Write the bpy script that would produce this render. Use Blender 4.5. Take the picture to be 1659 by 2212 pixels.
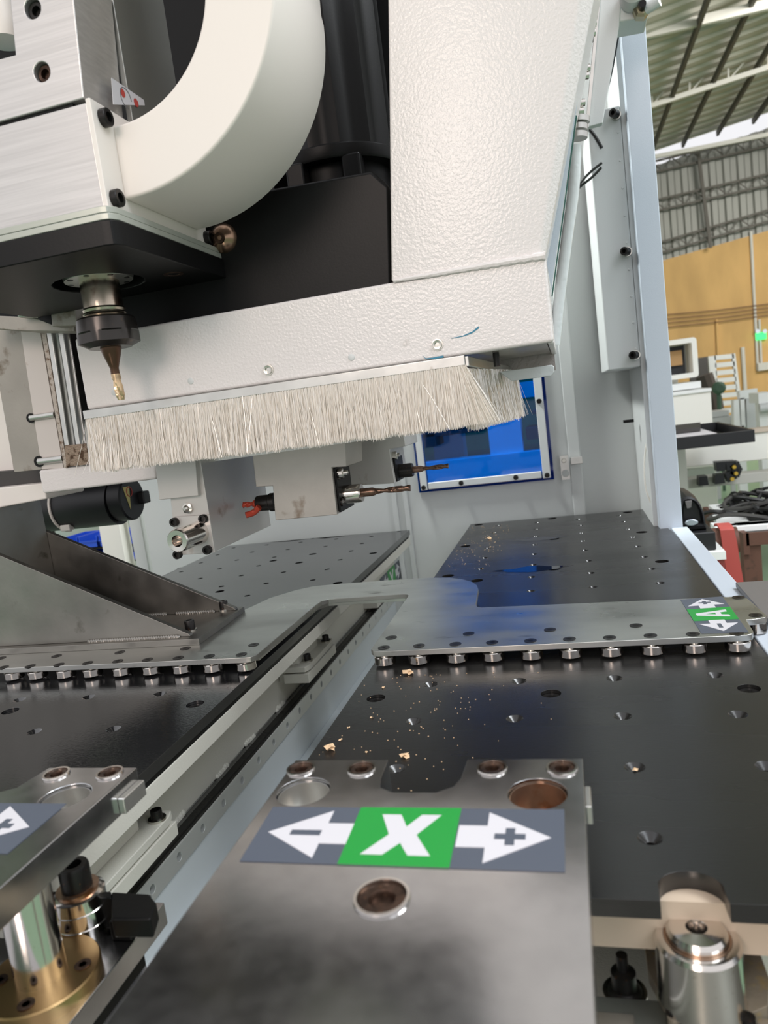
import bpy, bmesh, math, random
from mathutils import Vector, Matrix, Quaternion, noise
random.seed(7)
for o in list(bpy.data.objects): bpy.data.objects.remove(o)
SC = bpy.context.scene
COL = SC.collection
S = 0.30            # one drawing unit in metres (height of the camera above the tables)
# ---------------------------------------------------------------- camera
CX, CY, F = 829.5, 1106.0, 1580.0
# rows of R are world X, Y, Z written in camera axes (right, down, forward)
R = Matrix(((0.96308606, -0.09099488, -0.25334794),
            (0.2367908, -0.16129668, 0.95807802),
            (-0.12804438, -0.98270205, -0.13379583)))
def at(px, py, x=None, y=None, z=None):
    d = R @ Vector((px - CX, py - CY, F))
    if z is not None: t = (z - 1.0) / d.z
    elif y is not None: t = y / d.y
    else: t = x / d.x
    return Vector((0, 0, 1)) + t * d
cam_d = bpy.data.cameras.new('camera'); cam = bpy.data.objects.new('camera', cam_d); COL.objects.link(cam)
right = R @ Vector((1, 0, 0)); down = R @ Vector((0, 1, 0)); fwd = R @ Vector((0, 0, 1))
mw = Matrix.Identity(4)
for i in range(3):
    mw[i][0] = right[i]; mw[i][1] = -down[i]; mw[i][2] = -fwd[i]
mw[2][3] = 1.0 * S
cam.matrix_world = mw
cam_d.sensor_fit = 'HORIZONTAL'; cam_d.sensor_width = 36
cam_d.lens = F / 1659 * 36
cam_d.clip_start = 0.01; cam_d.clip_end = 200
cam_d.dof.use_dof = True; cam_d.dof.focus_distance = 0.92; cam_d.dof.aperture_fstop = 12.0
SC.camera = cam
# ---------------------------------------------------------------- world and lights
W = bpy.data.worlds.new('world'); SC.world = W; W.use_nodes = True
bg = W.node_tree.nodes['Background']; bg.inputs[0].default_value = (0.97, 0.97, 1.0, 1); bg.inputs[1].default_value = .95
SC.view_settings.view_transform = 'Standard'; SC.view_settings.look = 'None'
SC.view_settings.exposure = 0.0; SC.view_settings.gamma = 1.0; SC.view_settings.use_curve_mapping = False
def area(name, loc, target, sx, sy, power, col):
    l = bpy.data.lights.new(name, 'AREA'); l.shape = 'RECTANGLE'; l.size = sx; l.size_y = sy; l.energy = power; l.color = col
    o = bpy.data.objects.new(name, l); COL.objects.link(o); o.location = loc
    o.rotation_euler = (Vector(target) - Vector(loc)).to_track_quat('-Z', 'Y').to_euler()
    return o
area('added_light', (-.5, -1.6, 1.25), (-.25, .75, .35), .7, .7, 18, (1.0, .83, .74))  # added warm key behind the camera, lights the head fronts
area('added_light', (2.6, -1.0, 3.2), (0, 1.2, 0), 1.6, 1.6, 38, (.84, .92, 1.0))  # added cool light standing in for daylight from the hall's open side
area('added_light', (1.5, 1.2, 2.6), (-.3, 1.5, .0), 1.2, .8, 60, (.93, .97, 1.0))  # added overhead light that brightens the enclosure interior
area('added_light', (5.5, 8.5, 5.5), (4, 18, 1.5), 4, 4, 1300, (1.0, .97, .92))  # added light that brightens the far hall, not a real fixture
area('machine_lamp', (-.55, 1.62, 1.15), (-.35, 1.70, .0), .95, .14, 46, (.95, 1.0, .98))
# ---------------------------------------------------------------- helpers
def V(*a): return Vector(a)
class M:
    def __init__(s): s.bm = bmesh.new()
    def slab(s, pts, vec):
        pts = [Vector(p) for p in pts]; vec = Vector(vec); n = len(pts)
        a = [s.bm.verts.new(p) for p in pts]; b = [s.bm.verts.new(p + vec) for p in pts]
        s.bm.faces.new(a); s.bm.faces.new(b[::-1])
        for i in range(n): s.bm.faces.new((a[i], b[i], b[(i + 1) % n], a[(i + 1) % n]))
        return s
    def box(s, x0, x1, y0, y1, z0, z1):
        return s.slab([(x0, y0, z0), (x1, y0, z0), (x1, y1, z0), (x0, y1, z0)], (0, 0, z1 - z0))
    def quad(s, a, b, c, d):
        s.bm.faces.new([s.bm.verts.new(Vector(p)) for p in (a, b, c, d)]); return s
    def poly(s, pts):
        s.bm.faces.new([s.bm.verts.new(Vector(p)) for p in pts]); return s
    def rings(s, rs, close=False, caps=True):
        L = [[s.bm.verts.new(Vector(p)) for p in r] for r in rs]; n = len(L[0])
        for a, b in zip(L, L[1:]):
            for i in range(n): s.bm.faces.new((a[i], a[(i + 1) % n], b[(i + 1) % n], b[i]))
        if caps:
            s.bm.faces.new(L[0][::-1]); s.bm.faces.new(L[-1])
        return s
    def lathe(s, p0, d, prof, n=28, rot=0, caps=True):
        d = Vector(d).normalized(); p0 = Vector(p0)
        u = d.orthogonal().normalized(); v = d.cross(u)
        rs = []
        for r, h in prof:
            r = max(r, 1e-5)
            rs.append([p0 + d * h + (u * math.cos(rot + 2 * math.pi * i / n) + v * math.sin(rot + 2 * math.pi * i / n)) * r for i in range(n)])
        return s.rings(rs, caps=caps)
    def cyl(s, p0, p1, r, n=24, r1=None, ch=0):
        p0 = Vector(p0); p1 = Vector(p1); L = (p1 - p0).length; r1 = r if r1 is None else r1
        pr = [(r, 0), (r1, L)] if not ch else [(r - ch, 0), (r, ch), (r1, L - ch), (r1 - ch, L)]
        return s.lathe(p0, p1 - p0, pr, n)
    def pipe(s, pts, r, n=8, smooth=4):
        P = [Vector(p) for p in pts]
        if smooth and len(P) > 2:
            Q = []
            ext = [P[0] * 2 - P[1]] + P + [P[-1] * 2 - P[-2]]
            for i in range(1, len(ext) - 2):
                a, b, c, d = ext[i - 1:i + 3]
                for k in range(smooth):
                    t = k / smooth
                    Q.append(0.5 * ((2 * b) + (c - a) * t + (2 * a - 5 * b + 4 * c - d) * t * t + (3 * b - a - 3 * c + d) * t ** 3))
            Q.append(P[-1]); P = Q
        rs = []; u = None
        for i, p in enumerate(P):
            t = (P[min(i + 1, len(P) - 1)] - P[max(i - 1, 0)]).normalized()
            if u is None: u = t.orthogonal().normalized()
            else: u = (u - t * u.dot(t)).normalized()
            v = t.cross(u)
            rs.append([p + (u * math.cos(2 * math.pi * k / n) + v * math.sin(2 * math.pi * k / n)) * r for k in range(n)])
        return s.rings(rs)
    def plate(s, outline, holes, lo, hi, mp=None):
        """flat plate, outline 2-D; holes (x, y, r_top, r_low, sink); mp(u, v, w) -> 3-D"""
        mp = mp or (lambda u, v, w: (u, v, w)); bm = s.bm
        for w, top in ((hi, True), (lo, False)):
            edges = []; loops = [[Vector((p[0], p[1])) for p in outline]]
            for h in holes:
                r = h[2] if top else h[3]; n = 18 if h[2] < .05 else 28
                loops.append([Vector((h[0] + r * math.cos(2 * math.pi * k / n), h[1] + r * math.sin(2 * math.pi * k / n))) for k in range(n)])
            vs_all = []
            for lp in loops:
                vs = [bm.verts.new(mp(p.x, p.y, w)) for p in lp]; vs_all.append(vs)
                for i in range(len(vs)): edges.append(bm.edges.new((vs[i], vs[(i + 1) % len(vs)])))
            bmesh.ops.triangle_fill(bm, edges=edges, use_beauty=True)
            if top: T = vs_all
            else: B = vs_all
        n = len(T[0])
        for i in range(n): bm.faces.new((T[0][i], T[0][(i + 1) % n], B[0][(i + 1) % n], B[0][i]))
        for h, t, b in zip(holes, T[1:], B[1:]):
            n = len(t); sk = h[4]
            if sk:
                m = [bm.verts.new(mp(h[0] + h[3] * math.cos(2 * math.pi * k / n), h[1] + h[3] * math.sin(2 * math.pi * k / n), hi + (lo - hi) * sk)) for k in range(n)]
                for i in range(n):
                    bm.faces.new((t[i], m[i], m[(i + 1) % n], t[(i + 1) % n]))
                    bm.faces.new((m[i], b[i], b[(i + 1) % n], m[(i + 1) % n]))
            else:
                for i in range(n): bm.faces.new((t[i], b[i], b[(i + 1) % n], t[(i + 1) % n]))
        return s
    def mesh(s, name, mat, origin=(0, 0, 0), smooth=True, ang=32):
        bm = s.bm
        bmesh.ops.recalc_face_normals(bm, faces=bm.faces[:])
        o = Vector(origin)
        for v in bm.verts: v.co = (v.co - o) * S
        me = bpy.data.meshes.new(name); bm.to_mesh(me); bm.free()
        me.materials.append(mat)
        if smooth:
            for p in me.polygons: p.use_smooth = True
            me.set_sharp_from_angle(angle=math.radians(ang))
        return me
    def build(s, name, mat, parent=None, bevel=0, org=None, smooth=True, kind=None, label=None):
        if org is None: org = root_loc(parent) if parent else (0, 0, 0)
        me = s.mesh(name, mat, org, smooth)
        o = bpy.data.objects.new(name, me); COL.objects.link(o)
        if parent: o.parent = parent
        elif org is not None: o.location = Vector(org) * S
        if bevel:
            b = o.modifiers.new('bevel', 'BEVEL'); b.width = bevel * S; b.segments = 2; b.limit_method = 'ANGLE'; b.angle_limit = math.radians(40)
            b.harden_normals = True
        if kind: o['kind'] = kind
        if label: o['label'] = label
        return o
def root_loc(o):
    p = Vector((0, 0, 0))
    while o: p += o.location / S; o = o.parent
    return p
def tag(o, label, cat, group=None, kind=None):
    o['label'] = label; o['category'] = cat
    if group: o['group'] = group
    if kind: o['kind'] = kind
    return o
def thing(name, label, cat, loc=(0, 0, 0), group=None):
    o = bpy.data.objects.new(name, None); o.empty_display_size = .02; COL.objects.link(o); o.location = Vector(loc) * S
    return tag(o, label, cat, group)
def one(name, m, mat, label, cat, org=(0, 0, 0), group=None, bevel=0, kind=None):
    o = m.build(name, mat, None, bevel, org); return tag(o, label, cat, group, kind)
def inst(name, me, loc, parent, d=None, label=None):
    o = bpy.data.objects.new(name, me); COL.objects.link(o)
    base = root_loc(parent) if parent else Vector((0, 0, 0))
    o.location = (Vector(loc) - base) * S
    if parent: o.parent = parent
    if d is not None: o.rotation_mode = 'QUATERNION'; o.rotation_quaternion = Vector(d).to_track_quat('Z', 'Y')
    if label: o['label'] = label
    return o
def struct(o): o['kind'] = 'structure'; return o
def rect(x0, y0, x1, y1): return [(x0, y0), (x1, y0), (x1, y1), (x0, y1)]
# ---------------------------------------------------------------- materials
def mat(name, col, rough=.5, metal=0, bump=0, bscale=300, var=0, vscale=8, dirt=None, stretch=(1, 1, 1), rvar=0, coat=0, emit=None, alpha=None, spec=None):
    m = bpy.data.materials.new(name); m.use_nodes = True; nt = m.node_tree; N = nt.nodes; L = nt.links
    b = N['Principled BSDF']; b.inputs['Base Color'].default_value = (*col, 1); b.inputs['Roughness'].default_value = rough; b.inputs['Metallic'].default_value = metal
    if coat: b.inputs['Coat Weight'].default_value = coat; b.inputs['Coat Roughness'].default_value = .08
    if spec is not None: b.inputs['Specular IOR Level'].default_value = spec
    if emit: b.inputs['Emission Color'].default_value = (*emit[0], 1); b.inputs['Emission Strength'].default_value = emit[1]
    tc = N.new('ShaderNodeTexCoord'); mp = N.new('ShaderNodeMapping'); mp.inputs['Scale'].default_value = stretch
    L.new(tc.outputs['Object'], mp.inputs['Vector'])
    def nz(scale, det=4):
        n = N.new('ShaderNodeTexNoise'); n.inputs['Scale'].default_value = scale; n.inputs['Detail'].default_value = det
        L.new(mp.outputs[0], n.inputs['Vector']); return n
    cs = None
    if var:
        n = nz(vscale); r = N.new('ShaderNodeValToRGB'); r.color_ramp.elements[0].position = .3; r.color_ramp.elements[1].position = .7
        r.color_ramp.elements[0].color = (*[c * (1 - var) for c in col], 1); r.color_ramp.elements[1].color = (*[min(1, c * (1 + var)) for c in col], 1)
        L.new(n.outputs['Fac'], r.inputs[0]); cs = r.outputs[0]
    if dirt:
        dc, amt, dsc = dirt
        n = nz(dsc, 8); r = N.new('ShaderNodeValToRGB'); r.color_ramp.elements[0].position = 1 - amt; r.color_ramp.elements[1].position = min(1, 1 - amt + .12)
        mx = N.new('ShaderNodeMix'); mx.data_type = 'RGBA'
        if cs: L.new(cs, mx.inputs[6])
        else: mx.inputs[6].default_value = (*col, 1)
        mx.inputs[7].default_value = (*dc, 1); L.new(n.outputs['Fac'], r.inputs[0]); L.new(r.outputs[0], mx.inputs[0]); cs = mx.outputs[2]
    if cs: L.new(cs, b.inputs['Base Color'])
    if rvar:
        n = nz(vscale * 1.7); mr = N.new('ShaderNodeMapRange'); mr.inputs[3].default_value = max(0.02, rough - rvar); mr.inputs[4].default_value = rough + rvar
        mr.inputs[1].default_value = .3; mr.inputs[2].default_value = .7
        L.new(n.outputs['Fac'], mr.inputs[0]); L.new(mr.outputs[0], b.inputs['Roughness'])
    if bump:
        n = nz(bscale, 2); bp = N.new('ShaderNodeBump'); bp.inputs['Strength'].default_value = bump; bp.inputs['Distance'].default_value = .001
        L.new(n.outputs['Fac'], bp.inputs['Height']); L.new(bp.outputs[0], b.inputs['Normal'])
    return m
RUST = (.16, .07, .03)
white = mat('white_textured_paint', (.79, .745, .725), .22, 0, .55, 330, dirt=((.35, .3, .24), .27, 14))
duct_m = mat('cream_white_paint', (.86, .80, .745), .38, 0, .05, 200, dirt=((.5, .42, .34), .26, 20))
panel = mat('pale_panel_paint', (.66, .675, .665), .42, 0, .12, 500, var=.03, vscale=3)
postm = mat('blue_white_paint', (.56, .62, .69), .42, 0, .15, 600, dirt=((.35, .36, .36), .25, 30))
bluew = mat('pale_bed_side_paint', (.68, .73, .76), .4, 0, .1, 500)
bedm = mat('white_bed_paint', (.68, .66, .59), .35, 0, .25, 500, dirt=((.4, .36, .28), .30, 12))
black = mat('black_anodised_plate', (.012, .012, .013), .11, 0, .10, 900, rvar=.05, vscale=6, dirt=((.05, .05, .05), .28, 60), stretch=(.25, 1, 1))
blackr = mat('black_plate_right', (.012, .0115, .011), .27, 0, .10, 900, rvar=.05, vscale=5, stretch=(.15, 1, 1))
blackp = mat('black_painted_steel', (.0045, .0045, .0045), .42, 0, .06, 400, spec=.22)
blackplas = mat('black_plastic', (.012, .012, .014), .42)
oxide = mat('black_oxide_screw', (.03, .028, .027), .34, .7, dirt=(RUST, .36, 400))
steel = mat('ground_steel', (.60, .60, .57), .33, 1, .10, 120, var=.14, vscale=14, rvar=.08, dirt=((.16, .15, .13), .33, 40), stretch=(.35, 1, 1))
steeld = mat('dull_steel_sheet', (.30, .285, .26), .42, 1, .12, 150, var=.14, vscale=12, rvar=.08, dirt=((.12, .11, .09), .34, 30))
polished = mat('polished_steel', (.56, .56, .575), .19, 1, .05, 60, var=.06, vscale=45, rvar=.02, dirt=((.40, .39, .39), .28, 30))
chrome = mat('bright_steel', (.72, .68, .64), .14, 1, .02, 300, dirt=((.35, .26, .18), .34, 260))
alu = mat('milled_aluminium', (.62, .60, .58), .38, .8, .20, 90, var=.08, vscale=60, dirt=((.45, .38, .30), .30, 50), stretch=(.15, 1, 6))
alu2 = mat('brushed_aluminium', (.62, .61, .58), .30, .9, .06, 120, var=.10, vscale=30, dirt=((.30, .26, .21), .30, 40))
block_m = mat('stained_grey_block', (.50, .46, .42), .36, .55, .08, 200, var=.08, vscale=20, dirt=((.20, .13, .08), .40, 26))
greyg = mat('grey_green_plate', (.42, .44, .39), .38, .3, .08, 150, var=.05, vscale=10, stretch=(.4, 1, 3))
castiron = mat('dirty_grey_casting', (.38, .35, .31), .5, .35, .2, 200, var=.10, vscale=12, dirt=((.13, .09, .05), .42, 30))
brass = mat('brass', (.46, .30, .14), .32, 1, .03, 100, dirt=((.3, .16, .08), .30, 60))
rusty = mat('rusty_bore', (.40, .27, .19), .30, .85, .1, 200, var=.3, vscale=40, dirt=((.30, .12, .04), .46, 60))
screwrust = mat('rusty_screw_head', (.075, .045, .032), .36, .75, .15, 500, var=.6, vscale=150, dirt=((.22, .10, .05), .36, 300))
gold_screw = mat('plated_screw', (.62, .60, .55), .25, 1)
red = mat('red_router_tip', (.50, .06, .03), .4, .1, dirt=((.12, .05, .03), .40, 200))
bitm = mat('brown_steel_bit', (.20, .125, .09), .30, .85, .1, 300, var=.3, vscale=120)
nutm = mat('blackened_collet_nut', (.055, .05, .047), .28, .75, .03, 200, dirt=((.14, .09, .05), .36, 120))
carb = mat('carbide_cutter', (.62, .46, .28), .26, .8, .05, 200, var=.45, vscale=90)
wood = mat('pale_wood_chip', (.72, .50, .30), .7, 0, .2, 800)
stick_grey = mat('slate_grey_vinyl', (.085, .10, .13), .38)
stick_green = mat('green_vinyl', (.012, .30, .045), .36)
stick_white = mat('white_vinyl', (.66, .65, .68), .38)
stick_bk = mat('yellow_warning_vinyl', (.72, .62, .22), .4)
redink = mat('red_print', (.5, .06, .05), .5)
greyink = mat('grey_print', (.15, .15, .16), .5)
blueink = mat('teal_marker_ink', (.03, .22, .34), .5)
oilm = mat('oil_stain', (.010, .012, .02), .05, 0)
greenfl = mat('green_floor_paint', (.21, .34, .22), .42, 0, .02, 30, var=.06, vscale=1.5, dirt=((.30, .36, .24), .30, 2))
ochre = mat('ochre_plaster', (.60, .37, .145), .85, 0, .1, 40, var=.16, vscale=1.2, dirt=((.22, .12, .05), .34, 1.1), stretch=(1.5, 1, .5))
corr = mat('grey_corrugated_sheet', (.26, .26, .235), .55, .2, var=.06, vscale=1)
roofm = mat('roof_sheet', (.50, .47, .41), .6, .1, var=.05, vscale=1)
trussm = mat('pale_painted_steel', (.62, .60, .55), .5)
purlm = mat('dark_steel', (.085, .075, .06), .6)
cream = mat('cream_machine_paint', (.93, .91, .84), .45, 0)
bgwhite = mat('white_machine_paint', (.93, .94, .92), .4, 0)
bggrey = mat('galvanised_grey', (.55, .55, .54), .5, .2)
dkgrey = mat('dark_grey_board', (.05, .045, .042), .6)
brown = mat('brown_angle_iron', (.13, .06, .04), .6, .1, .1, 200, dirt=((.05, .03, .02), .40, 30))
redbelt = mat('faded_red_belt', (.50, .09, .075), .7, 0, .05, 300)
paper = mat('white_paper', (.80, .76, .78), .7)
clothm = mat('dark_mesh_cloth', (.07, .055, .045), .9)
yellowp = mat('yellow_plug', (.65, .42, .05), .5)
bluep = mat('blue_plastic', (.02, .09, .62), .35)
teal = mat('teal_plastic', (.04, .15, .17), .45)
oldgreen = mat('old_green_paint', (.05, .10, .06), .6)
led = mat('green_exit_light', (.0, .25, .05), .5, emit=((.05, 1, .2), 1.6))
silver = mat('silver_badge', (.5, .55, .62), .3, .6)
hose = mat('glossy_white_hose', (.74, .77, .77), .12, 0, .6, 130)
cable_m = mat('black_cable', (.012, .012, .012), .45)
greycab = mat('grey_cable', (.06, .058, .055), .5)
def blue_glass():
    m = bpy.data.materials.new('blue_acrylic'); m.use_nodes = True; nt = m.node_tree; N = nt.nodes; L = nt.links
    N.remove(N['Principled BSDF']); out = N['Material Output']
    t = N.new('ShaderNodeBsdfTransparent'); t.inputs[0].default_value = (.004, .33, .74, 1)
    g = N.new('ShaderNodeBsdfGlossy'); g.inputs['Roughness'].default_value = .04; g.inputs[0].default_value = (.9, .95, 1, 1)
    f = N.new('ShaderNodeFresnel'); f.inputs[0].default_value = 1.45
    mx = N.new('ShaderNodeMixShader'); L.new(f.outputs[0], mx.inputs[0]); L.new(t.outputs[0], mx.inputs[1]); L.new(g.outputs[0], mx.inputs[2]); L.new(mx.outputs[0], out.inputs[0])
    return m
bluegl = blue_glass()
black.node_tree.nodes['Principled BSDF'].inputs['IOR'].default_value = 2.1
blackr.node_tree.nodes['Principled BSDF'].inputs['IOR'].default_value = 1.65
def bristle_mat():
    m = bpy.data.materials.new('nylon_bristle'); m.use_nodes = True; b = m.node_tree.nodes['Principled BSDF']
    b.inputs['Base Color'].default_value = (.92, .85, .76, 1); b.inputs['Roughness'].default_value = .12; b.inputs['IOR'].default_value = 1.7
    b.inputs['Subsurface Weight'].default_value = 0; b.inputs['Transmission Weight'].default_value = .25
    return m
bristm = bristle_mat()
# ---------------------------------------------------------------- small templates
def t_csk(r, mt, depth=.012):      # countersunk socket screw, top at z = 0
    m = M()
    m.lathe((0, 0, -depth * 1.6), (0, 0, 1), [(r * .5, 0), (r * .93, depth * 1.1), (r, depth * 1.6), (r * .52, depth * 1.6)], 24)
    m2 = m
    m2.lathe((0, 0, -depth), (0, 0, 1), [(r * .5, 0), (r * .52, depth), ], 6)
    return m.mesh('screw', mt)
def t_ring_screw(r, mt, d=.02):    # domed ring with a hexagon socket
    m = M()
    m.lathe((0, 0, 0), (0, 0, 1), [(r, -.004), (r, .004), (r * .90, .008), (r * .55, .007), (r * .5, .003), (r * .48, -d), (r * .1, -d)], 30)
    return m.mesh('screw', mt)
def t_cap(r, h, mt):               # socket head cap screw standing on z = 0
    m = M()
    m.lathe((0, 0, 0), (0, 0, 1), [(r, 0), (r, h * .88), (r * .92, h), (r * .56, h), (r * .54, h * .45), (r * .1, h * .42)], 20)
    return m.mesh('screw', mt)
def t_washer(r, mt):
    m = M(); m.lathe((0, 0, 0), (0, 0, 1), [(r, 0), (r, .008), (r * .5, .010)], 20); return m.mesh('washer', mt)
def t_bearing(mt):
    m = M(); r = .0430; h = .034
    m.lathe((0, 0, 0), (0, 0, 1), [(r * .55, .003), (r * .8, .003), (r * .82, 0), (r - .003, 0), (r, .003), (r, h - .003), (r - .003, h), (r * .82, h), (r * .8, h - .003), (r * .55, h - .003)], 32)
    return m.mesh('roller', mt)
csk_s = t_csk(.022, oxide); cap_s = t_cap(.020, .030, oxide); wash_s = t_washer(.031, gold_screw)
bear = t_bearing(chrome)
# ---------------------------------------------------------------- axis sticker  (u across, v up, both 0..1)
def sticker(parent, P, letter, tint=True):
    """P(u, v, lift) -> 3-D. Children: backing, centre, arrows, letter"""
    def pl(name, mt, polys, lift, label=None):
        m = M()
        for q in polys: m.slab([P(u, v, lift) for u, v in q], P(0, 0, lift - .0012) - P(0, 0, lift))
        return m.build(name, mt, parent, smooth=False, label=label)
    pl('label_backing', stick_grey, [rect(0, 0, 1, 1)], .0016, 'slate grey sticker strip')
    pl('label_centre', stick_green, [rect(.325, 0, .67, 1)], .0024, 'green middle of the sticker')
    arr = [(.04, .5), (.235, .92), (.235, .68), (.325, .68), (.325, .32), (.235, .32), (.235, .08)]
    pl('label_arrow', stick_white, [arr], .0028, 'white arrow with a minus sign')
    pl('label_arrow', stick_white, [[(1 - u, v) for u, v in arr][::-1]], .0028, 'white arrow with a plus sign')
    pl('label_sign', stick_grey, [rect(.12, .455, .225, .545)], .0034, 'minus sign')
    pl('label_sign', stick_grey, [rect(.79, .455, .885, .545), rect(.823, .36, .852, .455), rect(.823, .545, .852, .64)], .0034, 'plus sign')
    G = {'X': [[(.41, .86), (.475, .86), (.505, .64), (.545, .86), (.61, .86), (.545, .5), (.605, .16), (.535, .16), (.50, .36), (.455, .16), (.385, .16), (.455, .5)]],
         'A': [[(.40, .14), (.455, .14), (.4706, .30), (.5294, .30), (.545, .14), (.60, .14), (.53, .86), (.5003, .86), (.5003, .66), (.522, .42), (.478, .42), (.4997, .66), (.4997, .86), (.47, .86)]],
         'Y': [[(.475, .14), (.525, .14), (.525, .42), (.60, .86), (.545, .86), (.50, .56), (.455, .86), (.40, .86), (.475, .42)]]}
    pl('label_letter', stick_white, G[letter], .0028, 'white letter ' + letter)
# ================================================================ THE HALL
FZ = -3.0; WY = 60.0
struct(M().box(-45, 60, -40, WY, FZ - .2, FZ).build('floor', greenfl))
a1 = at(1415, 332, y=WY); a2 = at(1659, 250, y=WY); sl = (a2.z - a1.z) / (a2.x - a1.x)
b1 = at(1434, 562, y=WY); b2 = at(1659, 498, y=WY); sb = (b2.z - b1.z) / (b2.x - b1.x)
zr = lambda x, y=WY: a1.z + sl * (x - a1.x)
zb = lambda x: b1.z + sb * (x - b1.x)
wl = struct(M().slab([(-45, WY, FZ), (60, WY, FZ), (60, WY, zb(60)), (-45, WY, zb(-45))], (0, .6, 0)).build('wall_back', ochre))
# corrugated cladding above the plaster: real folds
m = M(); x = -20.0; pts = []
while x < 45:
    pts += [(x, 0), (x + .35, 0), (x + .47, .18), (x + .82, .18)]; x += .94
for (xa, da), (xb, db) in zip(pts, pts[1:]):
    m.quad((xa, WY + .1 - da, zb(xa)), (xb, WY + .1 - db, zb(xb)), (xb, WY + .1 - db, zr(xb) - .8), (xa, WY + .1 - da, zr(xa) - .8))
m.build('cladding', corr, wl, smooth=False)
def beam(m, a, b, w, h):
    a = Vector(a); b = Vector(b); d = (b - a).normalized(); s_ = d.cross(Vector((0, 0, 1)))
    if s_.length < .1: s_ = Vector((1, 0, 0))
    s_.normalize(); u = s_.cross(d)
    m.rings([[p + s_ * w * i + u * h * j for i, j in ((-.5, -.5), (.5, -.5), (.5, .5), (-.5, .5))] for p in (a, b)])
# lattice girts in front of the cladding
for (p1, p2) in (((1415, 372), (1659, 315)), ((1420, 455), (1659, 400)), ((1432, 545), (1659, 478))):
    m = M(); A = at(*p1, y=WY - .6); B = at(*p2, y=WY - .6); dz = (B.z - A.z) / (B.x - A.x)
    f = lambda x: Vector((x, WY - .6, A.z + dz * (x - A.x)))
    beam(m, f(-10), f(40), .1, .14); beam(m, f(-10) + V(0, 0, .75), f(40) + V(0, 0, .75), .1, .14)
    x = 4.0; k = 0
    while x < 20:
        beam(m, f(x) + V(0, 0, .75 * (k % 2)), f(x + .7) + V(0, 0, .75 * ((k + 1) % 2)), .07, .07); x += .7; k += 1
    m.build('girt', purlm, wl, smooth=False)
m = M(); A = at(1508, 330, y=WY - .8); B = at(1535, 535, y=WY - .8); beam(m, A, B, .22, .22); m.build('column', purlm, wl, smooth=False)
# roof following the slope of the gable
def roofz(x): return zr(x) - .0
cl_ = M(); YR = WY - 1.2; y = 8.0; xa, xb = -30, 50
while y < YR:
    pp = [(y, 0), (y + .5, 0), (y + .62, .14), (y + 1.1, .14), (y + 1.22, 0)]
    for (ya, da), (yb_, db) in zip(pp, pp[1:]):
        cl_.quad((xa, ya, roofz(xa) + da), (xb, ya, roofz(xb) + da), (xb, yb_, roofz(xb) + db), (xa, yb_, roofz(xa) + db))
    y += 1.22
ceil = struct(cl_.build('ceiling', roofm, smooth=False))
for x in (3.2, 7.4, 9.6, 11.9, 14.2, 16.6, 19.2, 22, 25):
    m = M(); beam(m, (x, 8, roofz(x) - .35), (x, YR, roofz(x) - .35), .16, .35); m.build('purlin', purlm, ceil, smooth=False)
for (pa, pb, qa, qb, yy) in (((1409, 228), (1659, 146), (1406, 158), (1659, 76), 47.5), ((1418, 338), (1659, 291), None, None, 57), ((1398, 76), (1659, 14), (1398, 67), (1659, 4), 39)):
    m = M(); A = at(*pa, y=yy); B = at(*pb, y=yy); d = (B - A); A2 = A - d * 2; B2 = B + d * 2
    beam(m, A2, B2, .22, .26)
    if qa:
        C_ = at(*qa, y=yy); D_ = at(*qb, y=yy); e = D_ - C_; beam(m, C_ - e * 2, D_ + e * 2, .18, .2)
        if yy > 45:
            for k in range(-3, 8):
                t = k / 3.0; beam(m, A + d * t, C_ + e * t, .09, .09)
                beam(m, A + d * t, C_ + e * (t + .33), .08, .08)
    m.build('truss', trussm, ceil, smooth=False)
# conduit pipes, trunking and cables on the plaster wall
for n_, (p, q, r, mt) in enumerate((((1622, 500), (1637, 800), .10, trussm), ((1640, 690), (1645, 790), .09, trussm), ((1604, 750), (1611, 860), .14, trussm), ((1548, 690), (1551, 770), .09, ochre))):
    m = M(); m.cyl(at(*p, y=WY - .15), at(*q, y=WY - .15), r, 10); m.build('conduit', mt, wl)
for k in range(4):
    m = M(); A = at(1440, 680 + 9 * k, y=WY - .3); B = at(1659, 657 + 8 * k, y=WY - .3); d = B - A
    m.pipe([A - d, A, A + d * .5 - V(0, 0, .06), B, B + d], .035, 6, 3); m.build('wire', brown, wl)
m = M(); A = at(1636, 785, y=WY - .3); m.box(A.x, A.x + 2.2, WY - .5, WY - .05, A.z - .55, A.z); m.build('socket_strip', trussm, wl)
e_ = thing('exit_sign', 'small green glowing exit sign with two lamps on the ochre wall', 'sign', at(1644, 727, y=WY - .3))
A = at(1632, 720, y=WY - .3); B = at(1656, 732, y=WY - .3)
M().slab([(A.x, WY - .35, B.z), (B.x, WY - .35, B.z), (B.x, WY - .35, A.z), (A.x, WY - .35, A.z)], (0, .25, 0)).build('housing', led, e_)
for px in (1635, 1651):
    A = at(px, 716, y=WY - .3); M().cyl(A, A + V(0, -.2, 0), .15, 12).build('lamp', silver, e_)
# ================================================================ BACKGROUND MACHINES AND FURNITURE
def P(px, py, y): return at(px, py, y=y)
def faceslab(name, mt, pix, y, depth, parent=None, bevel=0, **k):
    m = M().slab([P(a, b, y) for a, b in pix], (0, depth, 0)); return m.build(name, mt, parent, bevel, **k)
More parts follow.
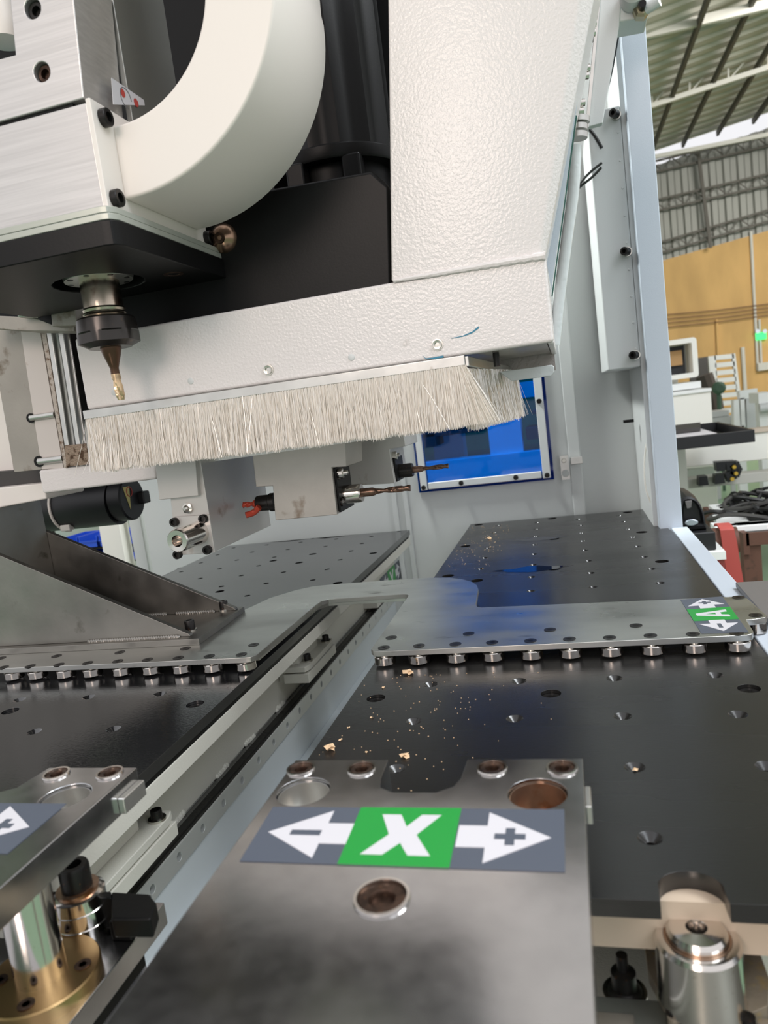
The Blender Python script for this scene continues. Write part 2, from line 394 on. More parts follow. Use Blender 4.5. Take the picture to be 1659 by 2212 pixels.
# white cabinet with monitor hood
t = thing('machine_cabinet', 'cream white machine cabinet with rounded top behind the document tray', 'cabinet', P(1480, 935, 16.0))
A = P(1440, 857, 16); B = P(1536, 848, 16)
M().box(A.x - .3, B.x, 16, 18, FZ, A.z).build('body', cream, t, .03)
M().box(A.x - .3, B.x + .01, 15.95, 18, A.z - .005, A.z + .07).build('top', bgwhite, t, .02)
t = thing('control_console', 'white rounded console frame holding a monitor above the cabinet', 'console', P(1480, 845, 17))
c0 = P(1400, 742, 17); c1 = P(1503, 814, 17)
xo0, xo1, zo0, zo1 = c0.x, c1.x, c1.z, c0.z - .02
m = M()
def rr(x0, x1, z0, z1, r, n=5):
    o = []
    for cx, cz, a0 in ((x1 - r, z0 + r, -90), (x1 - r, z1 - r, 0), (x0 + r, z1 - r, 90), (x0 + r, z0 + r, 180)):
        for k in range(n + 1):
            a = math.radians(a0 + 90 * k / n); o.append((cx + r * math.cos(a), cz + r * math.sin(a)))
    return o
out = rr(xo0, xo1, zo0, zo1, .07); inn = rr(xo0 + .1, xo1 - .1, zo0 + .1, zo1 - .1, .02)
m.rings([[(x, 16.6, z) for x, z in inn], [(x, 16.6, z) for x, z in out], [(x, 17.6, z) for x, z in out], [(x, 17.6, z) for x, z in inn]], caps=False)
m.rings([[(x, 16.6, z) for x, z in inn], [(x, 17.6, z) for x, z in inn]], caps=False)
m.build('frame', cream, t)
c2 = P(1478, 742, 17); c3 = P(1478, 808, 17)
M().box(xo0 + .12, c2.x, 17.1, 17.2, c3.z, c2.z - .03).build('monitor', blackplas, t)
m = M(); m.box(xo0 + .15, c2.x - .06, 17.0, 17.1, c3.z + .2, c2.z - .13); m.build('cardboard', mat('tan_cardboard', (.55, .33, .15), .8), t)
m = M(); m.box(c2.x + .02, xo1 - .12, 17.3, 17.35, zo0 + .1, zo1 - .1); m.build('panel', panel, t)
a = P(1452, 814, 17); b = P(1482, 845, 17); M().box(a.x - .3, b.x, 18.05, 18.3, FZ, a.z).build('neck', cream, t)
a = P(1450, 833, 16.4); b = P(1514, 822, 16.4); M().box(a.x - .4, b.x, 16.4, 18.3, a.z - .12, a.z + .02).build('keyboard_shelf', bgwhite, t, .01)
# document tray
DZ = P(1460, 975, 11).z
t = thing('document_tray', 'black open document tray with white papers beside the post', 'tray', (1.6, 11, FZ))
tz = DZ
t0 = P(1450, 978, 11); t1 = P(1630, 957, 11); back = at(1560, 925, z=t1.z + .06)
m = M(); m.box(t0.x - .5, t1.x, 10.95, 11.0, tz + .02, tz + .19); m.build('front_rim', blackplas, t, .008)
m = M(); m.box(t0.x - .5, t1.x, 11.0, 13.4, tz + .02, tz + .05); m.build('base', blackplas, t)
m = M(); m.box(t1.x - .05, t1.x, 11.0, 13.4, tz + .05, tz + .19); m.build('side_rim', blackplas, t, .005)
m = M(); m.box(t0.x - .5, t1.x - .05, 13.35, 13.4, tz + .05, tz + .19); m.build('back_rim', blackplas, t, .005)
m = M(); m.box(t0.x - .3, t0.x - .1, 12, 12.2, FZ, tz + .02); m.build('pole', blackplas, t)
m = M(); m.box(t0.x - .4, t1.x - .35, 11.15, 13.0, tz + .055, tz + .14)
tag(m.build('paper_stack', paper, org=(1.2, 12, tz)), 'stack of white papers lying in the black document tray', 'papers')
m = M(); a = P(1470, 930, 12.6); m.slab([(a.x - .6, 12.3, tz + .15), (a.x + .25, 12.3, tz + .15), (a.x + .4, 13.2, tz + .17), (a.x - .6, 13.2, tz + .17)], (0, 0, .06))
tag(m.build('folder', dkgrey, org=(1.2, 12.7, tz)), 'dark folder lying at the back of the document tray', 'folder')
# long white machine frame
t = thing('long_machine', 'long cream machine frame with crossbeams standing on the green floor', 'frame', (3, 14, FZ))
A = P(1488, 935, 14); B = P(1659, 925, 14)
z1 = P(1600, 938, 14).z; z0 = P(1600, 998, 14).z
m = M(); m.box(1.2, 9, 14, 15.2, z0, z1); m.build('side_beam', cream, t, .02)
m = M(); m.box(1.2, 9, 13.96, 14.3, z1, z1 + .07); m.build('guide_rail', mat('beige_guide_rail', (.62, .52, .42), .5), t)
a = P(1478, 1020, 13.6); b = P(1492, 1080, 13.6); m = M(); m.box(P(1440, 1020, 13.6).x, b.x - .02, 13.6, 14.0, FZ, z1); m.build('leg', cream, t, .015)
m = M(); m.box(8.5, 8.9, 14, 14.5, FZ, z0); m.build('leg', cream, t, .015)
a = P(1560, 1043, 13.8); m = M(); m.box(1.5, 9, 13.8, 14.2, a.z - .05, a.z + .12); m.build('lower_beam', mat('grey_cream_paint', (.60, .58, .53), .5), t, .01)
a = P(1543, 1010, 14.6); b = P(1543, 1036, 14.6); m = M(); m.box(1.3, a.x, 14.6, 14.9, b.z, a.z); m.build('end_plate', bgwhite, t)
# cable chain
t = thing('cable_chain', 'black cable drag chain curling round on the lower machine beam', 'cable chain', P(1560, 1035, 14.0))
pth = [P(1500, 1041, 13.45), P(1540, 1037, 13.45), P(1570, 1033, 13.45), P(1588, 1024, 13.45), P(1592, 1014, 13.45), P(1588, 1006, 13.45), P(1570, 1007, 13.45), P(1545, 1009, 13.45)]
for a, b in zip(pth, pth[1:]):
    n = max(1, int((b - a).length / .17))
    for k in range(n):
        c = a.lerp(b, (k + .5) / n); d = (b - a).normalized() * .08; u = Vector((-d.z, 0, d.x)) * 1.0
        M().slab([c - d - u, c + d - u, c + d * .8 + u, c - d * .8 + u], (0, .25, 0)).build('link', blackplas, t, smooth=False)
for p in ((1586, 1009), (1590, 1023), (1582, 1035)):
    c = P(*p, 13.4); M().lathe(c, (0, -1, 0), [(.035, 0), (.03, .02)], 10).build('pin', yellowp, t)
# wall side clutter
t = thing('slatted_rack', 'grey slatted metal rack leaning against the ochre wall', 'rack', P(1560, 900, 40))
def q4(pix, y): return [P(a, b, y) for a, b in pix]
fr = [((1530, 770), (1546, 768), (1556, 915), (1543, 915)), ((1581, 764), (1588, 763), (1600, 850), (1592, 850))]
for pix in fr: M().slab(q4(pix, 40), (0, .3, 0)).build('upright', bggrey, t, smooth=False)
for k in range(10):
    y0 = 768 + k * 16.5; dx = k * 1.55
    M().slab(q4(((1543 + dx, y0), (1585 + dx, y0 - 4), (1586 + dx, y0 + 6), (1544 + dx, y0 + 10)), 40), (0, .5, 0)).build('slat', bggrey, t, smooth=False)
one('grey_board', M().slab(q4(((1490, 776), (1529, 770), (1548, 888), (1548, 920), (1495, 920)), 42), (0, .3, 0)), dkgrey, 'dark grey board standing between console and slatted rack', 'board', org=P(1510, 880, 42))
one('cloth_bundle', M().pipe(q4(((1521, 810), (1528, 830), (1540, 860), (1545, 885)), 30), .32, 10), clothm, 'brown dusty cloth hanging over the dark grey board', 'cloth', org=P(1540, 880, 30))
t = thing('floor_fan', 'old green pedestal fan in front of the slatted rack', 'fan', P(1552, 925, 26))
c = P(1552, 838, 26); M().lathe(c + V(0, -.2, 0), (0, 1, 0), [(.12, 0), (.20, .05), (.20, .3), (.08, .4)], 16).build('head', oldgreen, t)
M().cyl(c, P(1556, 925, 26), .07, 10).build('pole', oldgreen, t)
a = P(1556, 925, 26); M().lathe((a.x, a.y, a.z), (0, 0, -1), [(.1, 0), (.35, .1), (.4, .15)], 16).build('base', oldgreen, t)
M().cyl((a.x, a.y, a.z), (a.x, a.y, FZ), .05, 8).build('stand', oldgreen, t)
t = thing('white_carton', 'white boxes piled low behind the long machine frame', 'boxes', P(1560, 930, 24))
for pix in (((1538, 890), (1575, 886), (1575, 898), (1538, 902)), ((1540, 903), (1582, 898), (1582, 916), (1540, 922)), ((1560, 917), (1583, 915), (1583, 930), (1560, 930))):
    M().slab(q4(pix, 24), (0, 1, 0)).build('box', bggrey, t, smooth=False)
for q_ in (1545, 1578): M().box(P(q_, 930, 24).x, P(q_, 930, 24).x + .12, 24.4, 24.52, FZ, P(1560, 922, 24).z).build('leg', bggrey, t)
t = thing('gantry_frame', 'pale grey welded frame standing behind the machine at right', 'frame', P(1600, 925, 22))
for pix in (((1585, 865), (1596, 863), (1600, 925), (1586, 925)), ((1599, 860), (1608, 859), (1611, 922), (1602, 923)), ((1597, 845), (1636, 839), (1637, 858), (1599, 863)), ((1612, 862), (1659, 855), (1659, 925), (1614, 925))):
    M().slab(q4(pix, 22), (0, .35, 0)).build('member', bgwhite if pix[0][0] != 1612 else panel, t, smooth=False)
M().box(P(1590, 925, 22).x, P(1608, 925, 22).x, 22, 22.3, FZ, P(1600, 920, 22).z).build('foot', bgwhite, t)
t = thing('white_actuator', 'white actuator box with wrapped roller at the far right edge', 'actuator', P(1640, 880, 20))
M().slab(q4(((1638, 850), (1670, 846), (1670, 870), (1639, 872)), 20), (0, 1, 0)).build('housing', bgwhite, t, smooth=False)
M().cyl(P(1640, 882, 20), P(1690, 876, 20), .12, 14).build('roller', panel, t)
M().box(P(1645, 900, 20).x, P(1665, 900, 20).x, 20.2, 20.6, FZ, P(1650, 872, 20).z).build('column', bgwhite, t)
# yellow plug on the floor
c = at(1515, 1066, z=FZ + .08)
t = thing('floor_plug', 'yellow plug with a cable lying on the green floor', 'plug', (c.x, c.y, FZ))
M().box(c.x - .2, c.x + .2, c.y - .18, c.y + .18, FZ, FZ + .17).build('plug_body', yellowp, t, .03)
m = M(); m.pipe([at(1523, 1066, z=FZ + .05), at(1536, 1070, z=FZ + .03), at(1528, 1077, z=FZ + .03), at(1505, 1082, z=FZ + .03)], .03, 6); m.build('cable', greycab, t)
# barcode scanner on its cradle
SY = 7.0
t = thing('barcode_scanner', 'black handheld barcode scanner with silver badge behind the base rail', 'scanner', P(1495, 1150, SY))
prof = [(1466, 1150), (1461, 1100), (1466, 1072), (1478, 1066), (1492, 1067), (1504, 1074), (1514, 1088), (1522, 1108), (1527, 1136), (1528, 1145)]
cc = Vector((0, 0, 0))
pts = [P(a, b, SY) for a, b in prof]
for p in pts: cc += p / len(pts)
rs = []
for k, (dy, sc) in enumerate(((0, .55), (-.06, .72), (-.05, .86), (.03, .97), (.14, 1.0), (.42, 1.0), (.5, .9))):
    rs.append([cc + V((p.x - cc.x) * sc, dy, (p.z - cc.z) * sc) for p in pts])
M().rings(rs).build('body', blackplas, t)
M().slab([P(a, b, SY - .07) for a, b in ((1480, 1083), (1495, 1081), (1493, 1097), (1484, 1099))], (0, .03, 0)).build('trigger_window', mat('smoke_plastic', (.16, .15, .15), .3), t, .005)
m = M(); c = P(1494, 1129, SY - .07); m.lathe(c, (0, -1, 0), [(.055, -.02), (.055, 0), (.045, .006)], 24)
for v in m.bm.verts: v.co.z = c.z + (v.co.z - c.z) * .52
m.build('badge', silver, t)
b0 = P(1472, 1142, SY); b1 = P(1538, 1135, SY)
m = M(); m.box(b0.x - .15, b1.x, SY - .15, SY + .5, b0.z - .19, b0.z - .02); m.build('cradle', blackplas, t, .015)
c = t.location / S
t2 = thing('scanner_stand', 'dull red storage box that the scanner cradle stands on', 'box', (b0.x, SY, FZ))
M().box(b0.x - .3, b1.x + .05, SY - .2, SY + .9, FZ, b0.z - .26).build('body', mat('dull_red_paint', (.28, .05, .045), .6), t2)
M().box(b0.x - .3, b1.x + .06, SY - .22, SY + .9, b0.z - .26, b0.z - .19).build('lid', bgwhite, t2)
# brown workbench with cable heap
wz = at(1600, 1140, y=9.0).z
t = thing('workbench', 'brown angle iron workbench heaped with black cables behind the rail', 'workbench', (2.2, 8, FZ))
A = at(1523, 1098, z=wz); A2 = at(1610, 1155, z=wz); 
x0, y1, y0 = A2.x, A.y, A2.y
B0 = A2; B1 = A; dirv = (B1 - B0)
ex = V(6, 0, 0)
m = M(); m.slab([B0, B0 + ex, B1 + ex, B1], (0, 0, -.06)); m.build('top', dkgrey, t)
m = M(); m.slab([B0 + V(-.03, -.03, .02), B1 + V(-.03, 0, .02), B1 + V(-.03, 0, -.22), B0 + V(-.03, -.03, -.22)], (.06, 0, 0)); m.build('side_rail', brown, t)
m = M(); m.slab([B0 + V(0, -.03, .02), B0 + ex + V(0, -.03, .02), B0 + ex + V(0, -.03, -.12), B0 + V(0, -.03, -.12)], (0, .05, 0)); m.build('front_rail', brown, t)
for q in (B0, B1, B0.lerp(B1, .62)):
    M().box(q.x - .03, q.x + .15, q.y, q.y + .18, FZ, wz - .05).build('leg', brown, t)
M().slab([B0 + V(.2, .3, -1.3), B0 + V(6, .3, -1.3), B1 + V(6, -.3, -1.3), B1 + V(.1, -.3, -1.3)], (0, 0, -.08)).build('shelf', blackp, t)
rng = random.Random(3)
hc = at(1640, 1125, z=wz)
for k in range(26):
    m = M(); r = rng.uniform(.16, .46); ph = rng.uniform(0, 6.28); cx = hc.x + rng.uniform(-.25, .6); cy = hc.y + rng.uniform(-.2, .7); zz = wz + .04 + k * .007
    pts = [(cx + r * math.cos(ph + a) * (1 + .12 * math.sin(3 * a + k)), cy + r * .9 * math.sin(ph + a), zz + .06 * math.sin(2 * a + ph)) for a in [i * .55 for i in range(11)]]
    m.pipe(pts, .024, 6, 3)
    tag(m.build('cable_coil', cable_m if k % 3 else greycab, org=(cx, cy, wz)), 'loop of dark cable in the heap on the brown workbench', 'cable', 'cables heaped on the workbench')
for k, (px, py, w, d) in enumerate(((1560, 1100, .13, .2), (1575, 1105, .1, .2), (1596, 1118, .28, .12), (1590, 1137, .25, .15), (1625, 1138, .35, .1), (1650, 1135, .3, .1))):
    c = at(px, py, z=wz + .03)
    tag(M().box(c.x - w, c.x + w * .6, c.y - d, c.y + d, wz, wz + .07).build('power_adapter', bgwhite, org=(c.x, c.y, wz), bevel=.01), ('small white adapter at the far left corner of the brown workbench', 'small white adapter second from the far corner of the workbench', 'long white adapter half under the dark cable heap', 'long white adapter at the front left of the workbench', 'wide white adapter at the front of the bench below the cables', 'white adapter at the bench front cut by the picture edge')[k], 'adapter', 'white adapters on the workbench')
# red belt
t = thing('red_belt', 'faded red belt hanging over a brown roller beside the workbench', 'belt', (2, 8, FZ))
yb = 7.6
m = M(); L_ = [(1556, 1146), (1560, 1175), (1566, 1215), (1572, 1262)]; R_ = [(1586, 1144), (1592, 1170), (1599, 1215), (1607, 1262)]
zt_ = P(1570, 1142, yb).z
a = [P(*p, yb) for p in L_]; b = [P(*p, yb) for p in R_]
w_ = .03
for i in range(3): m.slab([a[i], b[i], b[i + 1], a[i + 1]], (0, w_, 0))
a0, b0_ = a[0], b[0]
rr_ = .16
prev = None
for k in range(9):
    an = math.pi * k / 8; off = V(0, rr_ - rr_ * math.cos(an), rr_ * math.sin(an) * .2)
    cur = (a0 + off, b0_ + off)
    if prev: m.slab([prev[0], prev[1], cur[1], cur[0]], (0, .005, -.02))
    prev = cur
m.build('belt', redbelt, t)
m = M(); m.cyl(a0 + V(-.12, rr_, -.14), b0_ + V(.05, rr_, -.14), rr_ * .85, 18); m.build('roller', brown, t)
m = M(); m.slab([a0 + V(-.16, .05, 0), a0 + V(-.06, .05, 0), a0 + V(0, .05, -3), a0 + V(-.1, .05, -3)], (0, .25, 0)); m.build('upright', mat('dark_yellow_iron', (.16, .11, .03), .6), t)
# ================================================================ MACHINE ENCLOSURE
BY = 6.1
E = thing('machine_enclosure', 'pale blue-white sheet metal enclosure with post and base rail', 'machine enclosure', (.6, 5.1, -.4))
xwl = P(330, 1200, BY).x
WX0, WX1, WZ0, WZ1 = -1.20, -.215, .345, 1.45
m = M(); m.plate(rect(xwl, -2.2, .085, 4.2), [], 0, .05, lambda u, v, w: (u, BY - w, v))
m.bm.free(); m = M()
for (xa, xb, za, zb_) in ((xwl, WX0, -2.2, 4.2), (WX1, .085, -2.2, 4.2), (WX0, WX1, -2.2, WZ0), (WX0, WX1, WZ1, 4.2)):
    m.box(xa, xb, BY - .04, BY + .04, za, zb_)
m.build('door_panel', panel, E, smooth=False)
for xx in (P(868, 1180, BY).x, P(892, 1180, BY).x):
    M().box(xx - .02, xx + .02, BY - .07, BY - .04, -2.2, .9).build('panel_seam', panel, E, .006)
M().box(-.02, .075, BY - .075, BY - .04, -2.2, 4.2).build('door_edge', panel, E, .01)
M().box(.06, .52, BY + .045, BY + .085, -2.2, 4.2).build('rear_panel', panel, E)
M().box(.5, .53, 5.2, BY + .04, -2.2, 4.2).build('side_panel', panel, E)
M().box(.528, .672, 5.1, 5.26, -2.2, 3.4).build('post', postm, E, .006)
m = M(); m.box(.598, .70, 1.0, 5.1, -.16, .001); m.build('base_rail', postm, E, .008)
M().box(.29, .50, 5.2, BY, 1.08, 2.72).build('cover_box', panel, E, .012)
for k in range(9):
    c = P(1355 + k * 3.5, 285 + k * 62, 5.19); M().lathe((.475, 5.2, 1.2 + k * .17), (0, -1, 0), [(.008, 0), (.006, .008)], 10).build('rivet', panel, E)
for zz in (2.66, 1.82, 1.16):
    c = V(.47, 5.2, zz); m = M(); m.cyl(c, c + V(-.0, -.03, 0), .03, 14); m.build('washer', gold_screw, E)
    m = M(); m.lathe(c + V(0, -.03, 0), (-.5, -.86, 0), [(.026, 0), (.026, .05), (.014, .05), (.013, .02)], 14); m.build('cover_bolt', oxide, E)
M().box(-5.5, .53, -.5, BY, -2.2, -2.1).build('added_bounce_shield', mat('grey_bounce_shield', (.30, .30, .28), .6), E)  # added sheet that blocks green bounce from the hall floor
M().box(.39, .46, 5.6, 5.66, .70, .72).build('clip', blackp, E)
xp = P(252, 1180, BY).x
M().box(xp - .12, xp + .10, BY - .05, BY + .1, -2.2, 3).build('left_post', cream, E)
M().box(xp + .18, xp + .30, BY + .0, BY + .1, -2.2, 3).build('left_post', panel, E)
m = M(); m.pipe([P(1411, 915, 5.3), P(1398, 950, 5.3), P(1392, 1000, 5.3), P(1396, 1060, 5.3), P(1418, 1110, 5.3)], .006, 6)
one('thin_wire', m, cream, 'thin pale wire hanging inside the enclosure corner beside the post', 'wire', org=(.4, 5.3, .5))
# corner housing, valve plate
t = thing('valve_plate', 'grey vertical plate with chrome fittings at top of the enclosure', 'valve plate', P(1300, 270, 4.6))
M().slab([P(a, b, 4.6) for a, b in ((1298, -60), (1345, -60), (1338, 55), (1302, 266), (1265, 276), (1290, 20))], (0, .05, 0)).build('plate', panel, t, .006)
M().slab([P(a, b, 4.58) for a, b in ((1290, -60), (1300, -60), (1296, 20), (1272, 276), (1264, 276), (1286, 40))], (0, .08, 0)).build('edge_strip', alu2, t, .003)
for (px, py) in ((1283, 33), (1281, 50), (1279, 70), (1268, 146), (1265, 163), (1257, 221), (1254, 239)):
    c = P(px + 6, py, 4.58); m = M(); m.lathe(c, (-1, -.2, 0), [(.02, 0), (.02, .02), (.026, .021), (.026, .06), (.018, .065)], 14); m.build('fitting', chrome, t)
t = thing('top_housing', 'white box with brass air fitting at the head of the post', 'housing', P(1350, 30, 4.7))
M().slab([P(a, b, 4.62) for a, b in ((1296, -60), (1400, -60), (1400, 36), (1300, 54), (1298, 10))], (0, .2, 0)).build('body', panel, t, .01)
c = P(1365, -2, 4.6); M().lathe(c, (0, -1, 0), [(.065, 0), (.065, .1), (.04, .13)], 24).build('knob', panel, t)
c = P(1385, 25, 4.6); m = M(); m.lathe(c + V(0, .02, 0), (0, -1, 0), [(.045, 0), (.045, .05), (.03, .06)], 6); m.build('fitting_nut', mat('dull_brass', (.45, .42, .28), .35, .9), t)
m = M(); m.lathe(c + V(0, -.04, 0), (0, -1, 0), [(.018, 0), (.018, .05), (.006, .05)], 12); m.build('fitting_port', blackp, t)
m = M(); m.cyl(c + V(.02, -.02, 0), P(1424, 0, 4.55), .032, 14); m.build('air_hose', hose, t)
t = thing('proximity_sensor', 'black proximity sensor with twin cables on the post flange', 'sensor', P(1335, 65, 4.95))
c = P(1344, 60, 4.95); d = P(1322, 66, 4.95); m = M(); m.cyl(c, d, .035, 14, ch=.004); m.build('body', blackplas, t)
m = M(); m.cyl(P(1350, 59, 4.95), P(1360, 57, 4.95), .014, 10); m.build('tip', blackplas, t)
for dy in (0, 5):
    m = M(); m.pipe([P(1323, 66 + dy, 4.95), P(1300, 72 + dy, 4.93), P(1280, 84 + dy, 4.9), P(1262, 100, 4.88)], .008, 6); m.build('cable', cable_m, t)
for n_, pp in enumerate((((1336, 72), (1322, 150), (1308, 210), (1300, 262)), ((1272, 278), (1286, 296), (1300, 320)), ((1300, 352), (1275, 372), (1252, 398), (1246, 415)), ((1299, 362), (1280, 382), (1255, 402), (1246, 412)))):
    m = M(); m.pipe([P(a, b, 5.15) for a, b in pp], .008 + .003 * (n_ == 1), 6)
    one('black_cable', m, cable_m, ('thin black cable hanging from the proximity sensor', 'short thick black cable under the valve plate', 'upper black cable looping behind the glossy hose', 'lower black cable looping behind the glossy hose')[n_], 'cable', org=P(*pp[0], 5.15))
# ---- window with blue acrylic
t = thing('acrylic_window', 'blue acrylic window held by white strips and bolts in the rear door', 'window', (-.7, BY - .04, .3))
m = M(); m.box(-1.268, -.148, BY - .058, BY - .044, .292, 1.51); m.build('pane', bluegl, t, smooth=False, label='transparent blue pane')
for (xa, xb, za, zb_) in ((-1.245, -1.19, .31, 1.49), (-.235, -.172, .31, 1.49), (-1.18, -.245, .315, .37), (-1.18, -.245, 1.43, 1.485)):
    M().box(xa, xb, BY - .09, BY - .06, za, zb_).build('strip', mat('strip_white', (.78, .8, .8), .35) if 'strip_white' not in bpy.data.materials else bpy.data.materials['strip_white'], t, .005)
for (x, z) in ((-1.22, .335), (-.20, .335), (-.9, .342), (-.45, .342), (-1.218, .9), (-.205, .93)):
    m = M(); m.lathe((x, BY - .09, z), (0, -1, 0), [(.020, 0), (.020, .008), (.014, .01), (.014, .03), (.007, .03), (.006, .015)], 12); m.build('bolt', oxide, t)
# machine behind the window
t = thing('neighbour_machine', 'white machine frame seen through the blue window', 'machine', (-.8, 9, FZ))
for (xa, xb, za, zb_, yy) in ((-.95, -.55, -2, 3, 9), (-2.4, .4, .05, .32, 8.95), (-2.2, 0, .95, 1.15, 9.4), (-1.75, -1.35, -2, 3, 9.6)):
    M().box(xa, xb, yy, yy + .3, za if za > -2 else FZ, zb_).build('beam', bgwhite, t, .01)
for (xa, xb, za, zb_) in ((-2.4, -1.0, .62, .67), (-2.1, -1.6, .5, .72), (-.5, .1, .45, .60), (-1.5, -1.0, .78, .83), (-.4, .2, .75, .80), (-2.3, -1.9, .35, .5)):
    M().box(xa, xb, 9.0, 9.6, za, zb_).build('slide', dkgrey, t, .01)
# ---- latch
t = thing('door_latch', 'small clear bracket latch screwed to the rear door', 'latch', (.05, BY - .08, .35))
A = P(1209, 985, BY - .08); B = P(1232, 1034, BY - .08)
m = M(); m.plate([(A.x, B.z), (B.x, B.z), (B.x, A.z), (A.x, A.z)], [((A.x + B.x) / 2, B.z + .05, .03, .03, 0)], 0, .03, lambda u, v, w: (u, BY - .08 - w, v)); m.build('plate', alu2, t)
c = P(1218, 995, BY - .11); M().lathe(c, (0, -1, 0), [(.02, 0), (.014, .02)], 12).build('pivot_screw', gold_screw, t)
A = P(1232, 988, BY - .1); B = P(1259, 1001, BY - .1); M().box(A.x, B.x, BY - .11, BY - .085, B.z, A.z).build('arm', alu2, t, .004)
# ---- blue bins behind the left opening
t = thing('bin_rack', 'dark rack behind the motor holding the blue bins', 'rack', (-6, 9, FZ))
for r_ in range(2):
    zc = (P(200, 1172, 9).z, P(200, 1205, 9).z, P(200, 1240, 9).z)[r_]
    M().box(-8, -5.8, 9.0, 9.8, zc - .10, zc - .075).build('shelf', blackp, t)
    for k in range(5):
        x0 = P(130, 1180, 9).x + k * .33 + r_ * .07
        m = M(); z0 = zc - .075; d0 = 9.0; w = .30; h_ = .17
        m.box(x0, x0 + w, d0, d0 + .6, z0, z0 + .01)
        for q in ((x0, x0 + .012, d0, d0 + .6), (x0 + w - .012, x0 + w, d0, d0 + .6), (x0, x0 + w, d0 + .59, d0 + .6)): m.box(*q, z0, z0 + h_)
        m.box(x0, x0 + w, d0, d0 + .012, z0, z0 + h_ * .6); m.box(x0, x0 + w, d0 - .015, d0, z0 + h_ * .5, z0 + h_ * .62)
        tag(m.build('storage_bin', bluep, org=(x0, d0, z0), smooth=False), 'open blue plastic bin on the %s rack shelf behind the motor, %s from left' % (('upper', 'lower')[r_], ('leftmost', 'second', 'third', 'fourth', 'fifth')[k]), 'bin', 'blue bins on the rack')
for xx in (-8, -5.82): M().box(xx, xx + .03, 9.75, 9.8, FZ, 1).build('post', blackp, t)
# ================================================================ WORK TABLES
def holes_from(pix, r, sink, rl=None):
    o = []
    for px, py in pix:
        p = at(px, py, z=0); o.append((p.x, p.y, r, rl if rl else r, sink))
    return o
def conv(lst, ox, oy, k): return [(ox + x / k, oy + y / k) for x, y in lst]
# right table
rn = [(1121, 1471), (1327, 1465), (1544, 1458), (930, 1478), (893, 1558), (1112, 1552), (1345, 1547), (1594, 1543), (1371, 1657), (1655, 1655), (1404, 1810), (857, 1660), (1115, 1660), (700, 1565)]
rn = [p for p in rn if p != (700, 1565)]
rf = conv([(525, 60), (770, 38), (795, 75), (535, 98), (280, 80), (275, 120), (820, 120), (543, 142), (270, 163), (850, 168), (552, 190), (265, 212), (565, 245), (880, 222), (262, 268), (918, 285), (587, 308), (258, 331), (962, 357), (600, 381), (247, 405), (1015, 440), (615, 465), (243, 488)], 1059, 1100, 2.765) + \
     conv([(625, 1480), (605, 1522), (565, 1615)], 850, 600, 2.765) + [(1047, 1205), (1038, 1229)]
rs_far = conv([(370, 55), (820, 18), (905, 137), (1025, 311)], 1059, 1100, 2.765) + conv([(430, 1603), (510, 1475)], 850, 600, 2.765) + [(968, 1244), (1030, 1254)]
rs_scr = [(1190, 1498), (1618, 1487), (812, 1508), (1197, 1229), (1197, 1164)]
Rt = thing('perforated_table', 'right black perforated work table, nearest the base rail', 'work table', (-.1, 1.36, 0))
hl = holes_from(rn, .027, .40, .009) + holes_from(rf, .022, .40, .008) + holes_from(rs_far, .036, 0) + holes_from(rs_scr, .034, 0)
XL, XR, YN, YF = -.850, .592, 1.365, 5.945
nx0, nx1, ny = .088, .213, 1.455
arc = [(nx1, YN), (nx1 - .002, ny - .06)] + [((nx0 + nx1) / 2 + (nx1 - nx0) / 2 * math.cos(math.radians(a)), ny - .05 + .055 * math.sin(math.radians(a))) for a in range(15, 180, 15)] + [(nx0 + .002, ny - .06), (nx0, YN)]
outl = [(XL, YN), (XL, YF), (XR - .09, YF), (XR, YF - 1.0), (XR, YN)] + arc
m = M(); m.plate(outl, hl, -.040, 0); m.build('table_plate', blackr, Rt, .0025)
M().box(XL + .02, XR - .02, YN + .02, YF - .02, -.075, -.0405).build('backing_plate', blackp, Rt)
# (the backing leaves the notch open)
bpy.data.objects.remove(bpy.data.objects['backing_plate'])
m = M(); m.box(XL + .02, XR - .02, 1.55, YF - .02, -.09, -.0405); m.build('backing_plate', blackp, Rt)
scr34 = t_csk(.031, oxide)
for p in rs_scr:
    q = at(*p, z=0); inst('screw', scr34, (q.x, q.y, -.012), Rt)
for (p, w, h) in (((1150, 1229), .20, .06), ((1165, 1164), .17, .05), ((1205, 1499), .10, .05), ((1225, 1505), .08, .04)):
    q = at(*p, z=0); m = M(); n = 26
    m.poly([(q.x + w * math.cos(a) * (1 + .25 * math.sin(5 * a + q.x)), q.y + h * math.sin(a) * (1 + .3 * math.cos(4 * a)), .0008) for a in [2 * math.pi * k / n for k in range(n)]])
    if py_ := p[1] < 1400: m.build('oil_stain', oilm, Rt)
    else: m.bm.free()
# front angle and bed below the right table
M().box(-.80, XR - .02, 1.42, 1.50, -.15, -.0405).build('cross_beam', mat('beige_bed_paint', (.62, .50, .38), .45, 0, .1, 200, dirt=((.25, .14, .07), .36, 20)), Rt)
M().box(-.80, -.72, 1.55, 5.9, -.35, -.09).build('beam', bedm, Rt)
M().box(.48, .56, 1.55, 5.9, -.35, -.09).build('beam', bedm, Rt)
one('pedestal', M().box(-.9, .62, 1.62, 5.8, -2.098, -.78), bedm, 'white machine bed under the right black table', 'bed', org=(0, 3, -2.098))
for xx in (-.70, .40): pass
m = M(); m.box(-.70, -.60, 1.9, 5.7, -.78, -.09); m.box(.3, .4, 1.9, 5.7, -.78, -.09); m.build('riser', bedm, Rt)
